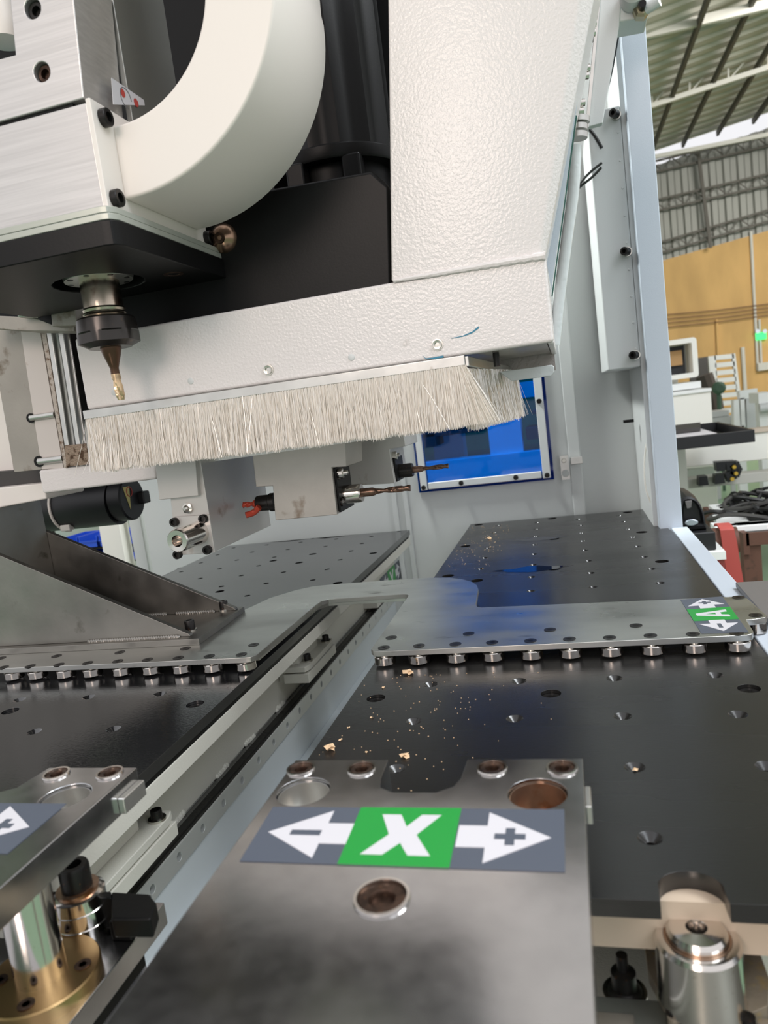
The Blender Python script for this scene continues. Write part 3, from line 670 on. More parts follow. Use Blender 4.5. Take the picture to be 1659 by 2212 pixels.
# left table
lf = conv([(485, 790), (655, 775), (828, 762), (888, 743), (1010, 745), (1190, 732), (1330, 706), (1143, 768), (955, 782), (763, 798), (580, 812), (403, 826), (1087, 806), (693, 838), (502, 853), (317, 867), (1030, 851), (613, 882), (413, 897), (207, 893), (218, 912), (964, 900), (740, 915), (525, 932), (314, 947), (890, 955), (652, 972), (423, 988), (555, 1035)], 300, 850, 2.37)
ls = conv([(890, 822), (688, 856), (1200, 817), (820, 866), (414, 1013), (1018, 970)], 300, 850, 2.37)
ln = conv([(530, 1122), (955, 1103), (115, 1138), (205, 1328), (678, 1312)], 0, 1100, 2.765)
lns = conv([(62, 1205), (1165, 1163)], 0, 1100, 2.765)
Lt = thing('perforated_table', 'left black perforated work table behind the roller bar', 'work table', (-2.2, 1.36, 0))
hl = holes_from(lf, .019, 0) + holes_from(ls, .030, 0) + holes_from(ln, .027, .35, .010) + holes_from(lns, .034, 0)
m = M(); m.plate([(-3.05, 1.3), (-1.368, 1.3), (-1.368, 5.93), (-3.05, 5.93)], hl, -.04, 0); m.build('table_plate', black, Lt, .0025)
for p in lns:
    q = at(*p, z=0); inst('screw', scr34, (q.x, q.y, -.012), Lt)
m = M(); m.box(-3.0, -1.375, 1.35, 5.9, -.0405 - .02, -.0405); m.build('backing_plate', blackp, Lt)
m = M(); m.box(-1.55, -1.372, 1.3, 5.93, -.125, -.061); m.build('side_beam', bedm, Lt, .004)
m = M(); m.box(-3.0, -2.8, 1.3, 5.9, -.3, -.061); m.build('side_beam', bedm, Lt, .004)
# bed, rail and carriages
Bd = thing('machine_bed', 'white painted bed side running under the left table', 'bed', (-1.9, 3, FZ))
M().box(-2.9, -1.66, 1.0, 5.95, -2.098, -.36).build('bed_body', bedm, Bd, .01)
M().box(-1.66, -1.645, 1.0, 5.95, -.50, -.31).build('bed_web', bedm, Bd, .003)
M().box(-1.66, -1.575, .8, 5.95, -2.098, -.59).build('bed_side', bluew, Bd, .006)
M().box(-1.575, -1.50, .8, 6.0, -2.098, -.80).build('bed_foot', bluew, Bd, .006)
rng = random.Random(5)
for yy in (1.45, 1.95, 2.35, 2.75, 3.05, 3.45, 3.9):
    m = M()
    for k in range(7): 
        c = V(-1.645, yy + k * .016, -.495 + rng.uniform(-.006, .006)); m.lathe(c, (1, 0, .3), [(.010, -.004), (.014 + rng.uniform(0, .004), .003), (.006, .010)], 8)
    m.build('weld_bead', bedm, Bd)
Rl = thing('linear_rail', 'black topped linear guide rail with bolt holes along the bed side', 'rail', (-1.6, 3, -.59))
xr = -1.555
hs = []
y_ = 1.2
yy0 = at(389, 1857, x=xr).y
for k in range(-3, 20): hs.append((yy0 + k * (at(784, 1368, x=xr).y - yy0) / 14.0, -.543, .017, .017, 0))
m = M(); m.plate([(.95, -.585), (5.9, -.585), (5.9, -.503), (.95, -.503)], hs, xr - .02, xr, lambda u, v, w: (w, u, v)); m.build('rail_face', mat('bright_rail_steel', (.80, .82, .80), .35, .6, .05, 200), Rl, .0015)
m = M(); m.box(-1.64, -1.576, .95, 5.9, -.587, -.50); m.build('rail_core', blackp, Rl)
m = M(); m.slab([(-1.64, .95, -.5), (-1.61, .95, -.492), (-1.585, .95, -.5), (-1.562, .95, -.503), (-1.555, .95, -.512), (-1.575, .95, -.512)], (0, 4.95, 0)); m.build('rail_top', blackr, Rl, .001)
def carriage(y0, y1, lbl):
    t = thing('rail_carriage', lbl, 'carriage', (-1.5, (y0 + y1) / 2, -.45), 'carriages under the left table')
    m = M(); m.slab([(-1.60, y0, -.31), (-1.47, y0, -.31), (-1.455, y0 + .04, -.31), (-1.455, y1 - .04, -.31), (-1.47, y1, -.31), (-1.60, y1, -.31)], (0, 0, .03)); m.build('flange', bedm, t, .004)
    m = M(); m.box(-1.60, -1.455, y0, y1, -.37, -.318); m.build('lower_plate', bedm, t, .004)
    m = M(); m.box(-1.64, -1.60, y0 + .04, y1 - .04, -.372, -.30); m.build('backing', bedm, t)
    m = M(); m.slab([(-1.60, y0 + .02, -.28), (-1.52, y0 + .05, -.28), (-1.52, y1 - .12, -.28), (-1.60, y1 - .12, -.28)], (0, 0, .12)); m.build('rib', bedm, t, .004)
    for yy in (y0 + .10, y1 - .06):
        inst('washer', wash_s, (-1.488, yy, -.28), t); inst('cap_screw', cap_s, (-1.488, yy, -.272), t)
carriage(3.50, 3.98, 'far painted carriage block riding the linear rail by the plate cutout')
carriage(1.25, 2.12, 'near painted carriage block with rusty edge beside the left clamp')
# Y sticker on the far carriage side
t = thing('axis_sticker', 'green and grey axis sticker with letter Y behind the steel bridge', 'sticker', (-1.2, 4.7, -.2))
c = at(838, 1250, x=-1.53)
sticker(t, lambda u, v, w: V(-1.529 + w, c.y - .25 + .75 * u, c.z - .10 + .16 * v), 'Y')
M().box(-1.66, -1.53, c.y - .4, 5.9, c.z - .13, c.z + .10).build('mounting_plate', bedm, t, .004)
# ================================================================ ROLLER BAR
ZT = .07
Br = thing('roller_bar', 'grey steel roller bar bridging both tables on small bearings', 'roller bar', (-1, 2.8, .02))
def tz(px, py): p = at(px, py, z=ZT); return (p.x, p.y)
bridge = [(-2.95, 2.64), (-1.375, 2.645), (-1.352, 2.66)]
out = [(-2.95, 2.684), (-1.385, 2.684), (-1.362, 2.690), (-1.350, 2.710), (-1.345, 2.72), (-1.338, 3.46), (-1.330, 3.52), (-1.30, 3.552), (-.90, 3.556), (-.872, 3.545), (-.86, 3.52), (-.847, 2.72), (-.842, 2.714), (-.832, 2.697), (-.81, 2.689),
       (.535, 2.689), (.556, 2.70), (.566, 2.73), (.572, 2.86), (.60, 2.862), (.640, 2.875), (.652, 2.90), (.648, 2.94), (.636, 3.13), (.625, 3.165), (.60, 3.172),
       (-.455, 3.228), (-.478, 3.245), (-.49, 3.29), (-.508, 3.56), (-.525, 3.64), (-.56, 3.72), (-.62, 3.79), (-.70, 3.845), (-.80, 3.873), (-1.09, 3.885), (-1.40, 3.875), (-1.50, 3.86), (-1.58, 3.80), (-1.68, 3.66), (-1.72, 3.5), (-1.74, 3.44), (-2.95, 3.44)]
rollx = [at(px, py, z=.035) for px, py in ((829, 1422), (903, 1418), (985, 1415), (1064, 1411), (1147, 1407), (1232, 1404), (1320, 1400), (1409, 1397), (1502, 1394), (1597, 1391))]
rollx_l = [at(px, py, z=.035) for px, py in ((524, 1437), (451, 1441), (383, 1444), (315, 1448), (249.5, 1451), (184, 1454), (123, 1458), (60, 1461), (7, 1464))]
m = M(); m.plate(out, [], .047, ZT); m.build('bar_plate', steel, Br, .002)
# thicker inner slab under the plate
ins = [(-2.9, 2.76), (-1.36, 2.76), (-1.352, 3.50), (-1.31, 3.568), (-.89, 3.572), (-.845, 3.50), (-.838, 2.76), (.55, 2.76), (.55, 3.12), (-.47, 3.19), (-.53, 3.56), (-.66, 3.78), (-.82, 3.85), (-1.40, 3.85), (-1.56, 3.77), (-1.70, 3.5), (-1.72, 3.42), (-2.9, 3.42)]
m = M(); m.plate(ins, [], .028, .0465); m.build('stiffener', steel, Br, .001)
yr = sum(p.y for p in rollx) / len(rollx)
for p in rollx + rollx_l:
    inst('roller', bear, (p.x, 2.726, .0075), Br)
    M().cyl((p.x, 2.726, .012), (p.x, 2.726, .0468), .02, 14).build('roller_pin', gold_screw, Br)
cs = t_csk(.024, oxide, .006)
scr = conv([(955, 767), (1417, 744), (910, 827), (1120, 816), (1338, 806), (1557, 796)], 500, 1100, 2.765) + conv([(357, 720), (870, 695), (22, 796), (240, 786), (473, 776), (713, 767), (957, 755), (1211, 746), (1472, 742), (1482, 527), (1585, 633)], 1059, 1100, 2.765)[:9] + \
      conv([(1482, 527), (1585, 633)], 1059, 1100, 2.765) + conv([(1515, 810), (1442, 868), (1250, 878), (1065, 888), (880, 899), (703, 908), (523, 919), (352, 929), (180, 938), (20, 945), (1107, 832), (716, 855), (338, 877), (5, 890)], 0, 1100, 2.765)
seen = []
for p in scr:
    q = at(*p, z=ZT)
    if any((q.x - s_[0]) ** 2 + (q.y - s_[1]) ** 2 < .0009 for s_ in seen): continue
    seen.append((q.x, q.y)); inst('screw', cs, (q.x, q.y, ZT + .0015), Br)
q = at(1652, 1331, z=ZT)
m = M(); m.lathe((.615, 2.91, .046), (0, 0, -1), [(.035, 0), (.035, .04), (.02, .042), (.02, .07)], 20); m.build('end_stud', chrome, Br)
t = thing('axis_sticker', 'grey and green axis sticker with letter A on the roller bar end', 'sticker', (.5, 2.9, ZT))
tl = at(1470, 1296, z=ZT); tr = at(1560, 1289, z=ZT); br = at(1617, 1366, z=ZT); bl = at(1515, 1369, z=ZT)
# u runs from near (minus) to far (plus), v from right to left
def PA(u, v, w):
    a = bl.lerp(tl, u); b = br.lerp(tr, u); p = b.lerp(a, v); return V(p.x, p.y, ZT + w)
sticker(t, PA, 'A')
# ---- welded gusset bracket
Gb = thing('gusset_bracket', 'welded grey steel gusset bracket bolted on the roller bar', 'bracket', (-2.2, 3.1, ZT))
M().slab([(-3.0, 2.885, ZT), (-1.703, 2.885, ZT), (-1.712, 3.40, ZT), (-3.0, 3.40, ZT)], (0, 0, .03)).build('base_plate', steeld, Gb, .002)
def gus(y, pa, pb, th, name):
    A = at(*pa, y=y); B = at(*pb, y=y); d = (A - B); A = B + d * 1.35
    m = M(); m.slab([(A.x, y, .1005), (B.x + .02, y, .1005), (B.x + .015, y, .112), (A.x, y, A.z)], (0, th, 0)); return m.build(name, steeld, Gb, .002)
gus(2.925, (0, 1201), (401, 1369), .03, 'gusset')
gus(3.36, (0, 1103), (506, 1311), -.03, 'gusset')
m = M(); m.box(-2.95, -2.76, 2.96, 3.33, .10, .78); m.build('web_plate', steeld, Gb, .004)
rng = random.Random(9)
for (xa, xb, y, z) in ((-2.30, -1.83, 2.922, .103), (-2.06, -1.84, 3.325, .104), (-2.26, -2.12, 3.325, .104)):
    m = M(); x = xa
    while x < xb:
        m.lathe((x, y, z), (0, -.8, .6), [(.010, -.006), (.012 + rng.uniform(0, .005), .002), (.005, .009)], 8); x += .013
    m.build('weld_bead', steeld, Gb)
for p in ((412, 1362), (484, 1318)):
    q = at(*p, z=.10); inst('washer', wash_s, (q.x, q.y, .10), Gb); inst('cap_screw', t_cap(.024, .042, oxide), (q.x, q.y, .109), Gb)
# ================================================================ CLAMP BLOCKS
ZB = .20
def tb(px, py): p = at(px, py, z=ZB); return p
def clampblock(off, lbl, which):
    """outline traced in block space; off shifts the second block"""
    pass
Xb = thing('clamp_block', 'large polished steel clamp block with the X axis sticker, in front', 'clamp', (-.37, 1.0, .10))
yf = 1.549; xl, xr_ = -.709, -.036
n0 = at(838, 1641, z=ZB).x; n1 = at(1010, 1641, z=ZB).x; nyb = at(930, 1712, z=ZB).y
notch = [(n0, yf), (n0 + .004, nyb + .055), (n0 + .012, nyb + .02), (n0 + .045, nyb), (n1 - .05, nyb), (n1 - .015, nyb + .025), (n1 - .004, nyb + .06), (n1, yf)]
outl = [(xl, yf)] + notch + [(xr_, yf), (xr_, .50), (xl, .50)]
big = [at(655, 1709, z=ZB), at(1161, 1714, z=ZB)]; sm = [at(650, 1662, z=ZB), at(781, 1662, z=ZB), at(1063, 1660, z=ZB), at(1214, 1660, z=ZB)]; cn = at(825, 1940, z=ZB)
hl = [(p.x, p.y, .060, .060, 0) for p in big] + [(p.x, p.y, .030, .030, 0) for p in sm] + [(cn.x, cn.y, .0455, .0455, 0)]
m = M(); m.plate(outl, hl, .123, ZB); m.build('block_body', polished, Xb, .006)
for p in big:
    m = M(); r = .058
    m.lathe((p.x, p.y, .125), (0, 0, 1), [(r * .55, -.001), (r, 0), (r, .066), (r * .97, .066), (r * .97, .004), (r * .3, .004)], 30); m.build('bore_liner', rusty if p is big[1] else alu2, Xb)
s30 = t_ring_screw(.028, screwrust, .02); s45 = t_ring_screw(.043, screwrust, .03)
def rim(p, r, par):
    m = M(); m.lathe((p.x, p.y, ZB), (0, 0, 1), [(r + .005, .0005), (r + .004, .005), (r - .001, .005), (r - .002, -.01)], 30, caps=False); m.build('screw_rim', chrome, par)
for p in sm: inst('screw', s30, (p.x, p.y, ZB - .006), Xb); rim(p, .029, Xb)
inst('screw', s45, (cn.x, cn.y, ZB - .008), Xb); rim(cn, .044, Xb)
m = M(); m.box(xr_, xr_ + .012, 1.40, 1.48, .135, .175); m.build('side_tab', alu2, Xb, .003)
m = M(); m.cyl((-.37, .9, -.6), (-.37, .9, .122), .07, 28); m.build('guide_shaft', chrome, Xb)
t = thing('axis_sticker', 'slate and green axis sticker with letter X on the large clamp block', 'sticker', (-.37, 1.25, ZB))
tl2 = tb(590, 1744); tr2 = tb(1219, 1750); br2 = tb(1221, 1885); bl2 = tb(518, 1861)
def PX(u, v, w):
    a = tl2.lerp(tr2, u); b = bl2.lerp(br2, u); p = b.lerp(a, v); return V(p.x, p.y, ZB + w)
sticker(t, PX, 'X')
# left block
Lb = thing('clamp_block', 'left polished clamp block cut by the picture edge, over the brass flange', 'clamp', (-1.4, 1.1, .10))
x1 = -1.128; x0 = -1.81; yfl = at(285, 1657, z=ZB).y
bigl = [at(140, 1720, z=ZB)]; sml = [at(122, 1673, z=ZB), at(237, 1671, z=ZB)]
hl = [(p.x, p.y, .060, .060, 0) for p in bigl] + [(p.x, p.y, .030, .030, 0) for p in sml]
c0 = at(100, 1657, z=ZB).x
outl = [(x1, .45), (x1, yfl), (c0 + .01, yfl), (c0 - .005, yfl - .10), (c0 - .05, yfl - .13), (c0 - .2, yfl - .13), (x0, yfl - .13), (x0, .45)]
m = M(); m.plate(outl[::-1], hl, .123, ZB); m.build('block_body', polished, Lb, .006)
for p in bigl:
    m = M(); r = .058; m.lathe((p.x, p.y, .125), (0, 0, 1), [(r * .55, -.001), (r, 0), (r, .066), (r * .97, .066), (r * .97, .004), (r * .3, .004)], 30); m.build('bore_liner', alu2, Lb)
for p in sml: inst('screw', s30, (p.x, p.y, ZB - .006), Lb); rim(p, .029, Lb)
A = at(262, 1742, x=x1); B = at(303, 1708, x=x1)
m = M(); m.box(x1, x1 + .018, A.y - .01, B.y, .128, .168); m.build('side_tab', alu2, Lb, .003)
t = thing('axis_sticker', 'slate axis sticker with a white plus arrow on the left clamp block', 'sticker', (-1.4, 1.2, ZB))
off = at(126, 1752, z=ZB)
sticker(t, lambda u, v, w: PX(u, v, w) + V(off.x - tr2.x, 0, 0), 'Y')
# left lower assembly: shaft, brass flange, stacked bearing with bolt, black stop, plate
La = thing('slide_base', 'dark polished base plate with brass flange under the left clamp block', 'base', (-1.5, 1.1, -.35))
zp = -.16
pr = at(330, 1960, z=zp)
e1 = at(335, 1975, z=zp); e2 = at(215, 2212, z=zp)
m = M(); m.slab([(-2.0, .5, zp), (e1.x, .5, zp), (e1.x, 1.5, zp), (-2.0, 1.5, zp)], (0, 0, -.06)); m.build('base_plate', polished, La, .004)
m = M(); m.box(-1.95, e1.x - .05, .52, 1.45, -.34, zp - .061); m.build('under_block', blackp, La)
fc = at(90, 2105, z=zp + .03)
m = M(); m.lathe((fc.x, fc.y, zp), (0, 0, 1), [(.125, 0), (.125, .03), (.122, .034), (.06, .034)], 44); m.build('brass_flange', brass, La)
for a in (20, 110, 200, 290):
    inst('screw', t_csk(.018, screwrust), (fc.x + .09 * math.cos(math.radians(a)), fc.y + .09 * math.sin(math.radians(a)), zp + .036), La)
m = M(); m.cyl((fc.x, fc.y, zp + .034), (fc.x, fc.y, .122), .054, 32); m.build('guide_shaft', chrome, La)
bc = at(186, 2010, z=zp)
bz = at(186, 2030, y=bc.y)
m = M(); m.lathe((bc.x, bc.y, zp), (0, 0, 1), [(.062, 0), (.062, .034), (.060, .036), (.062, .038), (.062, .072), (.060, .074), (.062, .076), (.062, .105), (.05, .110)], 36); m.build('bearing_stack', chrome, La)
m = M(); m.lathe((bc.x, bc.y, zp + .11), (0, 0, 1), [(.05, 0), (.05, .008)], 24); m.build('washer', rusty, La)
inst('cap_screw', t_cap(.036, .06, oxide), (bc.x, bc.y, zp + .118), La)
m = M(); a = at(235, 1938, z=zp + .09)
m.slab([P_ for P_ in [at(240, 1925, z=-.07), at(322, 1930, z=-.07), at(337, 1948, z=-.07), at(325, 1985, z=-.07), at(240, 1985, z=-.07)]], (0, 0, -.05)); m.build('stop_block', blackp, La, .006)
m = M(); m.slab([P_ for P_ in [at(95, 1925, z=-.07), at(240, 1925, z=-.07), at(240, 1940, z=-.07), at(95, 1945, z=-.07)]], (0, 0, -.08)); m.build('stop_bar', blackp, La, .003)
m = M(); m.box(e1.x - .06, e1.x - .004, 1.36, 1.46, zp, -.11); m.build('stop_foot', blackp, La, .004)
# right pin assembly
Ra = thing('pin_assembly', 'chrome locating pin on a steel flange at the table notch', 'pin', (.15, 1.2, -.45))
zq = -.235
pc = at(1506, 2024, z=-.10)
pt = -.10
m = M(); R1 = .082
bl_ = (pc.x, pc.y)
m.lathe((*bl_, zq), (0, 0, 1), [(R1 * 1.02, 0), (R1, .01), (R1, pt - zq - .008), (R1 * .93, pt - zq), (R1 * .78, pt - zq), (R1 * .76, pt - zq - .01), (R1 * .70, pt - zq - .01), (R1 * .70, pt - zq + .012), (R1 * .63, pt - zq + .020), (R1 * .25, pt - zq + .022), (R1 * .22, pt - zq + .015), (R1 * .20, pt - zq - .03), (R1 * .05, pt - zq - .03)], 48)
m.build('locating_pin', chrome, Ra)
m = M(); m.lathe((*bl_, pt), (0, 0, 1), [(R1 * .77, -.008), (R1 * .77, .001), (R1 * .71, .001), (R1 * .71, -.008)], 40, caps=False); m.build('rust_ring', rusty, Ra)
m = M(); w = .15; fy = at(1510, 2188, z=-.235).y
x0_, x1_ = at(1402, 2110, z=zq).x, at(1660, 2110, z=zq).x
oc = [(x0_, fy + .10), (x0_ + .02, fy + .03), (x0_ + .07, fy), (x1_ - .07, fy), (x1_ - .02, fy + .03), (x1_, fy + .10), (x1_, pc.y + .16), (x0_, pc.y + .16)]
m.plate(oc, [(x0_ + .035, pc.y - .05, .012, .012, 0), (x1_ - .035, pc.y - .05, .012, .012, 0)], zq - .03, zq); m.build('flange', mat('sawdust_covered_steel', (.40, .34, .26), .42, .5, .3, 250, dirt=((.5, .38, .2), .45, 90)), Ra, .004)
m = M(); m.box(-.12, .62, .6, 1.42, zq - .1, zq - .031); m.build('slide_plate', mat('grey_green_steel', (.24, .25, .22), .4, .5), Ra, .004)
for dx in (-.06, .075):
    m = M(); m.lathe((pc.x + dx, fy - .004, zq - .03), (0, 0, 1), [(.014, -.002), (.014, .034), (.006, .035)], 16); m.build('locating_screw', oxide, Ra)
xa = at(1345, 2090, z=-.22)
m = M(); c = V(xa.x, xa.y, -.38)
m.lathe(c, (0, 0, 1), [(.03, 0), (.045, .03), (.045, .09), (.034, .11), (.026, .115), (.026, .15), (.012, .155), (.012, .19), (.004, .19)], 24); m.build('adjuster', oxide, Ra)
m = M(); m.lathe(c + V(0, 0, .093), (0, 0, 1), [(.046, 0), (.046, .012), (.03, .014)], 24); m.build('collar', gold_screw, Ra)
m = M(); c2_ = c + V(.01, -.13, -.02); m.lathe(c2_, (0, 0, 1), [(.045, 0), (.045, .07), (.03, .09), (.01, .09)], 24); m.build('adjuster', oxide, Ra)
m = M(); m.box(-.10, .02, 1.05, 1.36, zq - .03, zq - .012); m.build('guide_block', alu2, Ra, .003)
# right end plate (grey table at the picture edge)
t = thing('side_shelf', 'dark grey shelf plate at the right picture edge beside the roller bar', 'shelf', (.8, 3.2, -.02))
m = M(); m.slab([(.672, 3.537, .03), (1.3, 3.537, .03), (1.3, 2.2, .03), (.672, 2.2, .03)], (0, 0, -.024)); m.build('top', mat('warm_grey_sheet', (.16, .15, .145), .42, 0), t, .003)
m = M(); m.box(.72, 1.25, 2.4, 3.4, -3.0, .005); m.build('body', blackp, t)
# ================================================================ WOOD CHIPS
rng = random.Random(11)
chips = [((886, 1456), .022, 'curled pale wood chip below the second bearing'), ((713, 1620), .024, 'largest pale wood chip near the left edge of the right table'), ((870, 1636), .016, 'small pale wood chip behind the large clamp block'),
         ((828, 1486), .010, 'tiny splinter just below the first bearing'), ((755, 1573), .008, 'tiny splinter near the left table edge, topmost'), ((801, 1551), .009, 'tiny brown splinter left of the hole row'), ((737, 1599), .009, 'tiny splinter above the largest chip'), ((793, 1626), .009, 'tiny splinter between the two pale chips'), ((1373, 1664), .012, 'pale wood chip stuck in a table hole'),
         ((1057, 1164), .020, 'orange chip on the blue lit end of the right table'), ((1060, 1182), .010, 'small chip beside the orange chip, far end'), ((1004, 1178), .010, 'small chip near the far left table corner')]
for (p, r, lb) in chips:
    q = at(*p, z=0); m = M(); n = 7
    for j in range(2 if r > .015 else 1):
        a0 = rng.uniform(0, 6); ox = rng.uniform(-r, r) * .5; pts = []
        for k in range(n):
            a = a0 + 2 * math.pi * k / n; rr_ = r * rng.uniform(.45, 1.0); pts.append((q.x + ox + rr_ * math.cos(a), q.y + rr_ * .9 * math.sin(a), .001 + j * r * .3 + (r * .35 if k % 2 else 0)))
        c = V(q.x + ox, q.y, r * .5 + j * r * .3)
        for k in range(n):
            m.poly([pts[k], pts[(k + 1) % n], c])
            m.poly([pts[(k + 1) % n], pts[k], (q.x + ox, q.y, .0012)])
    one('wood_chip', m, wood, lb, 'wood chip', org=(q.x, q.y, 0), group='wood chips on the right table')
m = M()
for k in range(150):
    x = rng.gauss(-.55, .16); y = rng.uniform(1.75, 2.6); 
    if x < -.83: continue
    r = rng.uniform(.0008, .0020); m.box(x - r, x + r, y - r * .6, y + r * .6, .0002, .002)
for k in range(110):
    x = rng.uniform(-.82, -.5); y = rng.uniform(4.3, 5.8); r = rng.uniform(.001, .0032); m.box(x - r, x + r, y - r, y + r, .0002, .002)
o = m.build('wood_dust', wood, smooth=False); tag(o, 'fine scattered wood dust on the right black table', 'dust', kind='stuff')
# ================================================================ DRILLING HEAD : DUST HOOD WITH BRUSH
HY = 2.55
Hd = thing('dust_hood', 'white textured dust hood with slanted column and brush skirt', 'dust hood', (-.9, HY, 1.16))
def fp(px, py, y=HY): return at(px, py, y=y)
hx0, hx1, hz0, hz1 = -1.822, -.020, 1.158, 1.438
m = M(); m.box(hx0, hx1, HY, HY + .03, hz0, hz1); m.build('front_panel', white, Hd, .012)
m = M(); m.box(hx1 - .022, hx1 - .001, HY + .02, 3.35, hz0 - .004, hz1 - .003); m.build('side_panel', white, Hd, .006)
m = M(); m.box(hx0 + .001, hx0 + .022, HY + .02, 3.35, hz0 + .01, hz1 - .003); m.build('side_panel', white, Hd, .006)
m = M(); m.box(hx0 + .01, hx1 - .01, 3.30, 3.35, 1.085, hz1); m.build('back_panel', mat('shaded_glossy_paint', (.34, .30, .28), .2, 0, .8, 260), Hd)  # shade inside the white hood is put into this paint colour
m = M(); m.box(hx0 + .02, hx1 - .02, HY + .03, 3.30, hz1 - .06, hz1 - .04); m.build('inner_roof', castiron, Hd)
# bottom lip on the right with cut corners
m = M(); q = [fp(a, b, 3.0) for a, b in ((1078, 803), (1192, 788), (1197, 792), (1197, 804), (1190, 812), (1105, 823))]; m.slab(q, (0, .05, 0)); m.build('bottom_lip', hose, Hd, .003)
m = M(); m.slab([V(-.36, 2.60, 1.160), V(-.045, 2.60, 1.160), V(-.045, 3.28, 1.160), V(-.36, 3.28, 1.160)], (0, 0, .012)); m.build('under_plate', mat('shaded_underside_paint', (.36, .32, .30), .2, 0, .8, 260), Hd)  # brown-grey colour carries the shade under the white hood
c = fp(1072, 772, 2.7); m = M(); m.lathe((c.x, 2.7, 1.16), (0, 0, -1), [(.012, 0), (.012, .05), (.006, .05)], 12); m.build('bolt', oxide, Hd)
# slanted column
cp = [(845, 609), (1174, 556), (1375, -500), (832, -500)]
m = M(); a, b, c, d = [fp(*p, HY + .001) for p in cp]
mid0 = a.lerp(b, .52); mid1 = fp(1046, -500, HY + .001)
r0 = [a, mid0 + V(0, -.004, 0), b - V(.015, 0, 0), b + V(.004, .03, 0), b + V(.004, .42, 0), a + V(0, .42, 0)]
r1 = [d, mid1 + V(0, -.05, 0), c - V(.06, 0, 0), c + V(.0, .06, 0), c + V(0, .5, 0), d + V(0, .5, 0)]
m.rings([r0, r1]); m.build('column', white, Hd, .008)
m = M(); rng = random.Random(2); n = 46; pa = fp(850, 607, HY - .004); pb = fp(1178, 552, HY - .004)
rs = []
for k in range(n + 1):
    p = pa.lerp(pb, k / n); r = .006 + (.006 + rng.uniform(-.002, .003)) * (k / n) ** .7 * (1 if k % 3 else .7)
    rs.append([p + V(0, math.cos(t_) * r * .8, math.sin(t_) * r + rng.uniform(-.001, .001)) for t_ in [i * math.pi / 4 for i in range(8)]])
m.rings(rs); m.build('weld_bead', white, Hd)
m = M(); a = fp(1196, 600, 2.92); m.slab([fp(1176, 540, 2.75), fp(1191, 625, 2.75), fp(1243, 250, 2.75), fp(1284, -40, 2.75), fp(1270, -40, 2.75)], (0, .02, 0)); m.build('edge_strip', postm, Hd)
m = M(); m.slab([fp(1191, 640, 2.77), fp(1194, 640, 2.77), fp(1220, 450, 2.77), fp(1247, 250, 2.77), fp(1243, 248, 2.77), fp(1217, 450, 2.77)], (0, .012, 0)); m.build('guide_strip', mat('green_glass_edge', (.03, .12, .09), .12), Hd)
btn = t_ring_screw(.0165, gold_screw, .012)
for p in ((580, 799), (945, 745)):
    q = fp(*p); inst('button_screw', btn, (q.x, HY - .004, q.z), Hd, d=(0, -1, 0)); M().lathe((q.x, HY, q.z), (0, -1, 0), [(.021, 0), (.020, .004), (.012, .0045)], 24).build('washer', gold_screw, Hd)
for p in ((412, 823), (759, 772), (247, 848)):
    q = fp(*p); M().lathe((q.x, HY + .001, q.z), (0, -1, 0), [(.012, 0), (.012, .003), (.010, .004)], 20).build('hole_plug', panel, Hd)
for pp in (((975, 731), (1000, 726), (1020, 718), (1034, 707)), ((913, 768), (920, 775), (935, 774), (958, 770))):
    m = M(); P3 = [fp(a, b, HY - .0015) for a, b in pp]; k = len(P3)
    top = [p + V(0, 0, .004 * (i + .6) / k) for i, p in enumerate(P3)]; bot = [p - V(0, 0, .004 * (i + .6) / k) for i, p in enumerate(P3)]
    for i in range(k - 1): m.slab([top[i], top[i + 1], bot[i + 1], bot[i]], (0, .001, 0))
    m.build('marker_stroke', blueink, Hd, smooth=False)
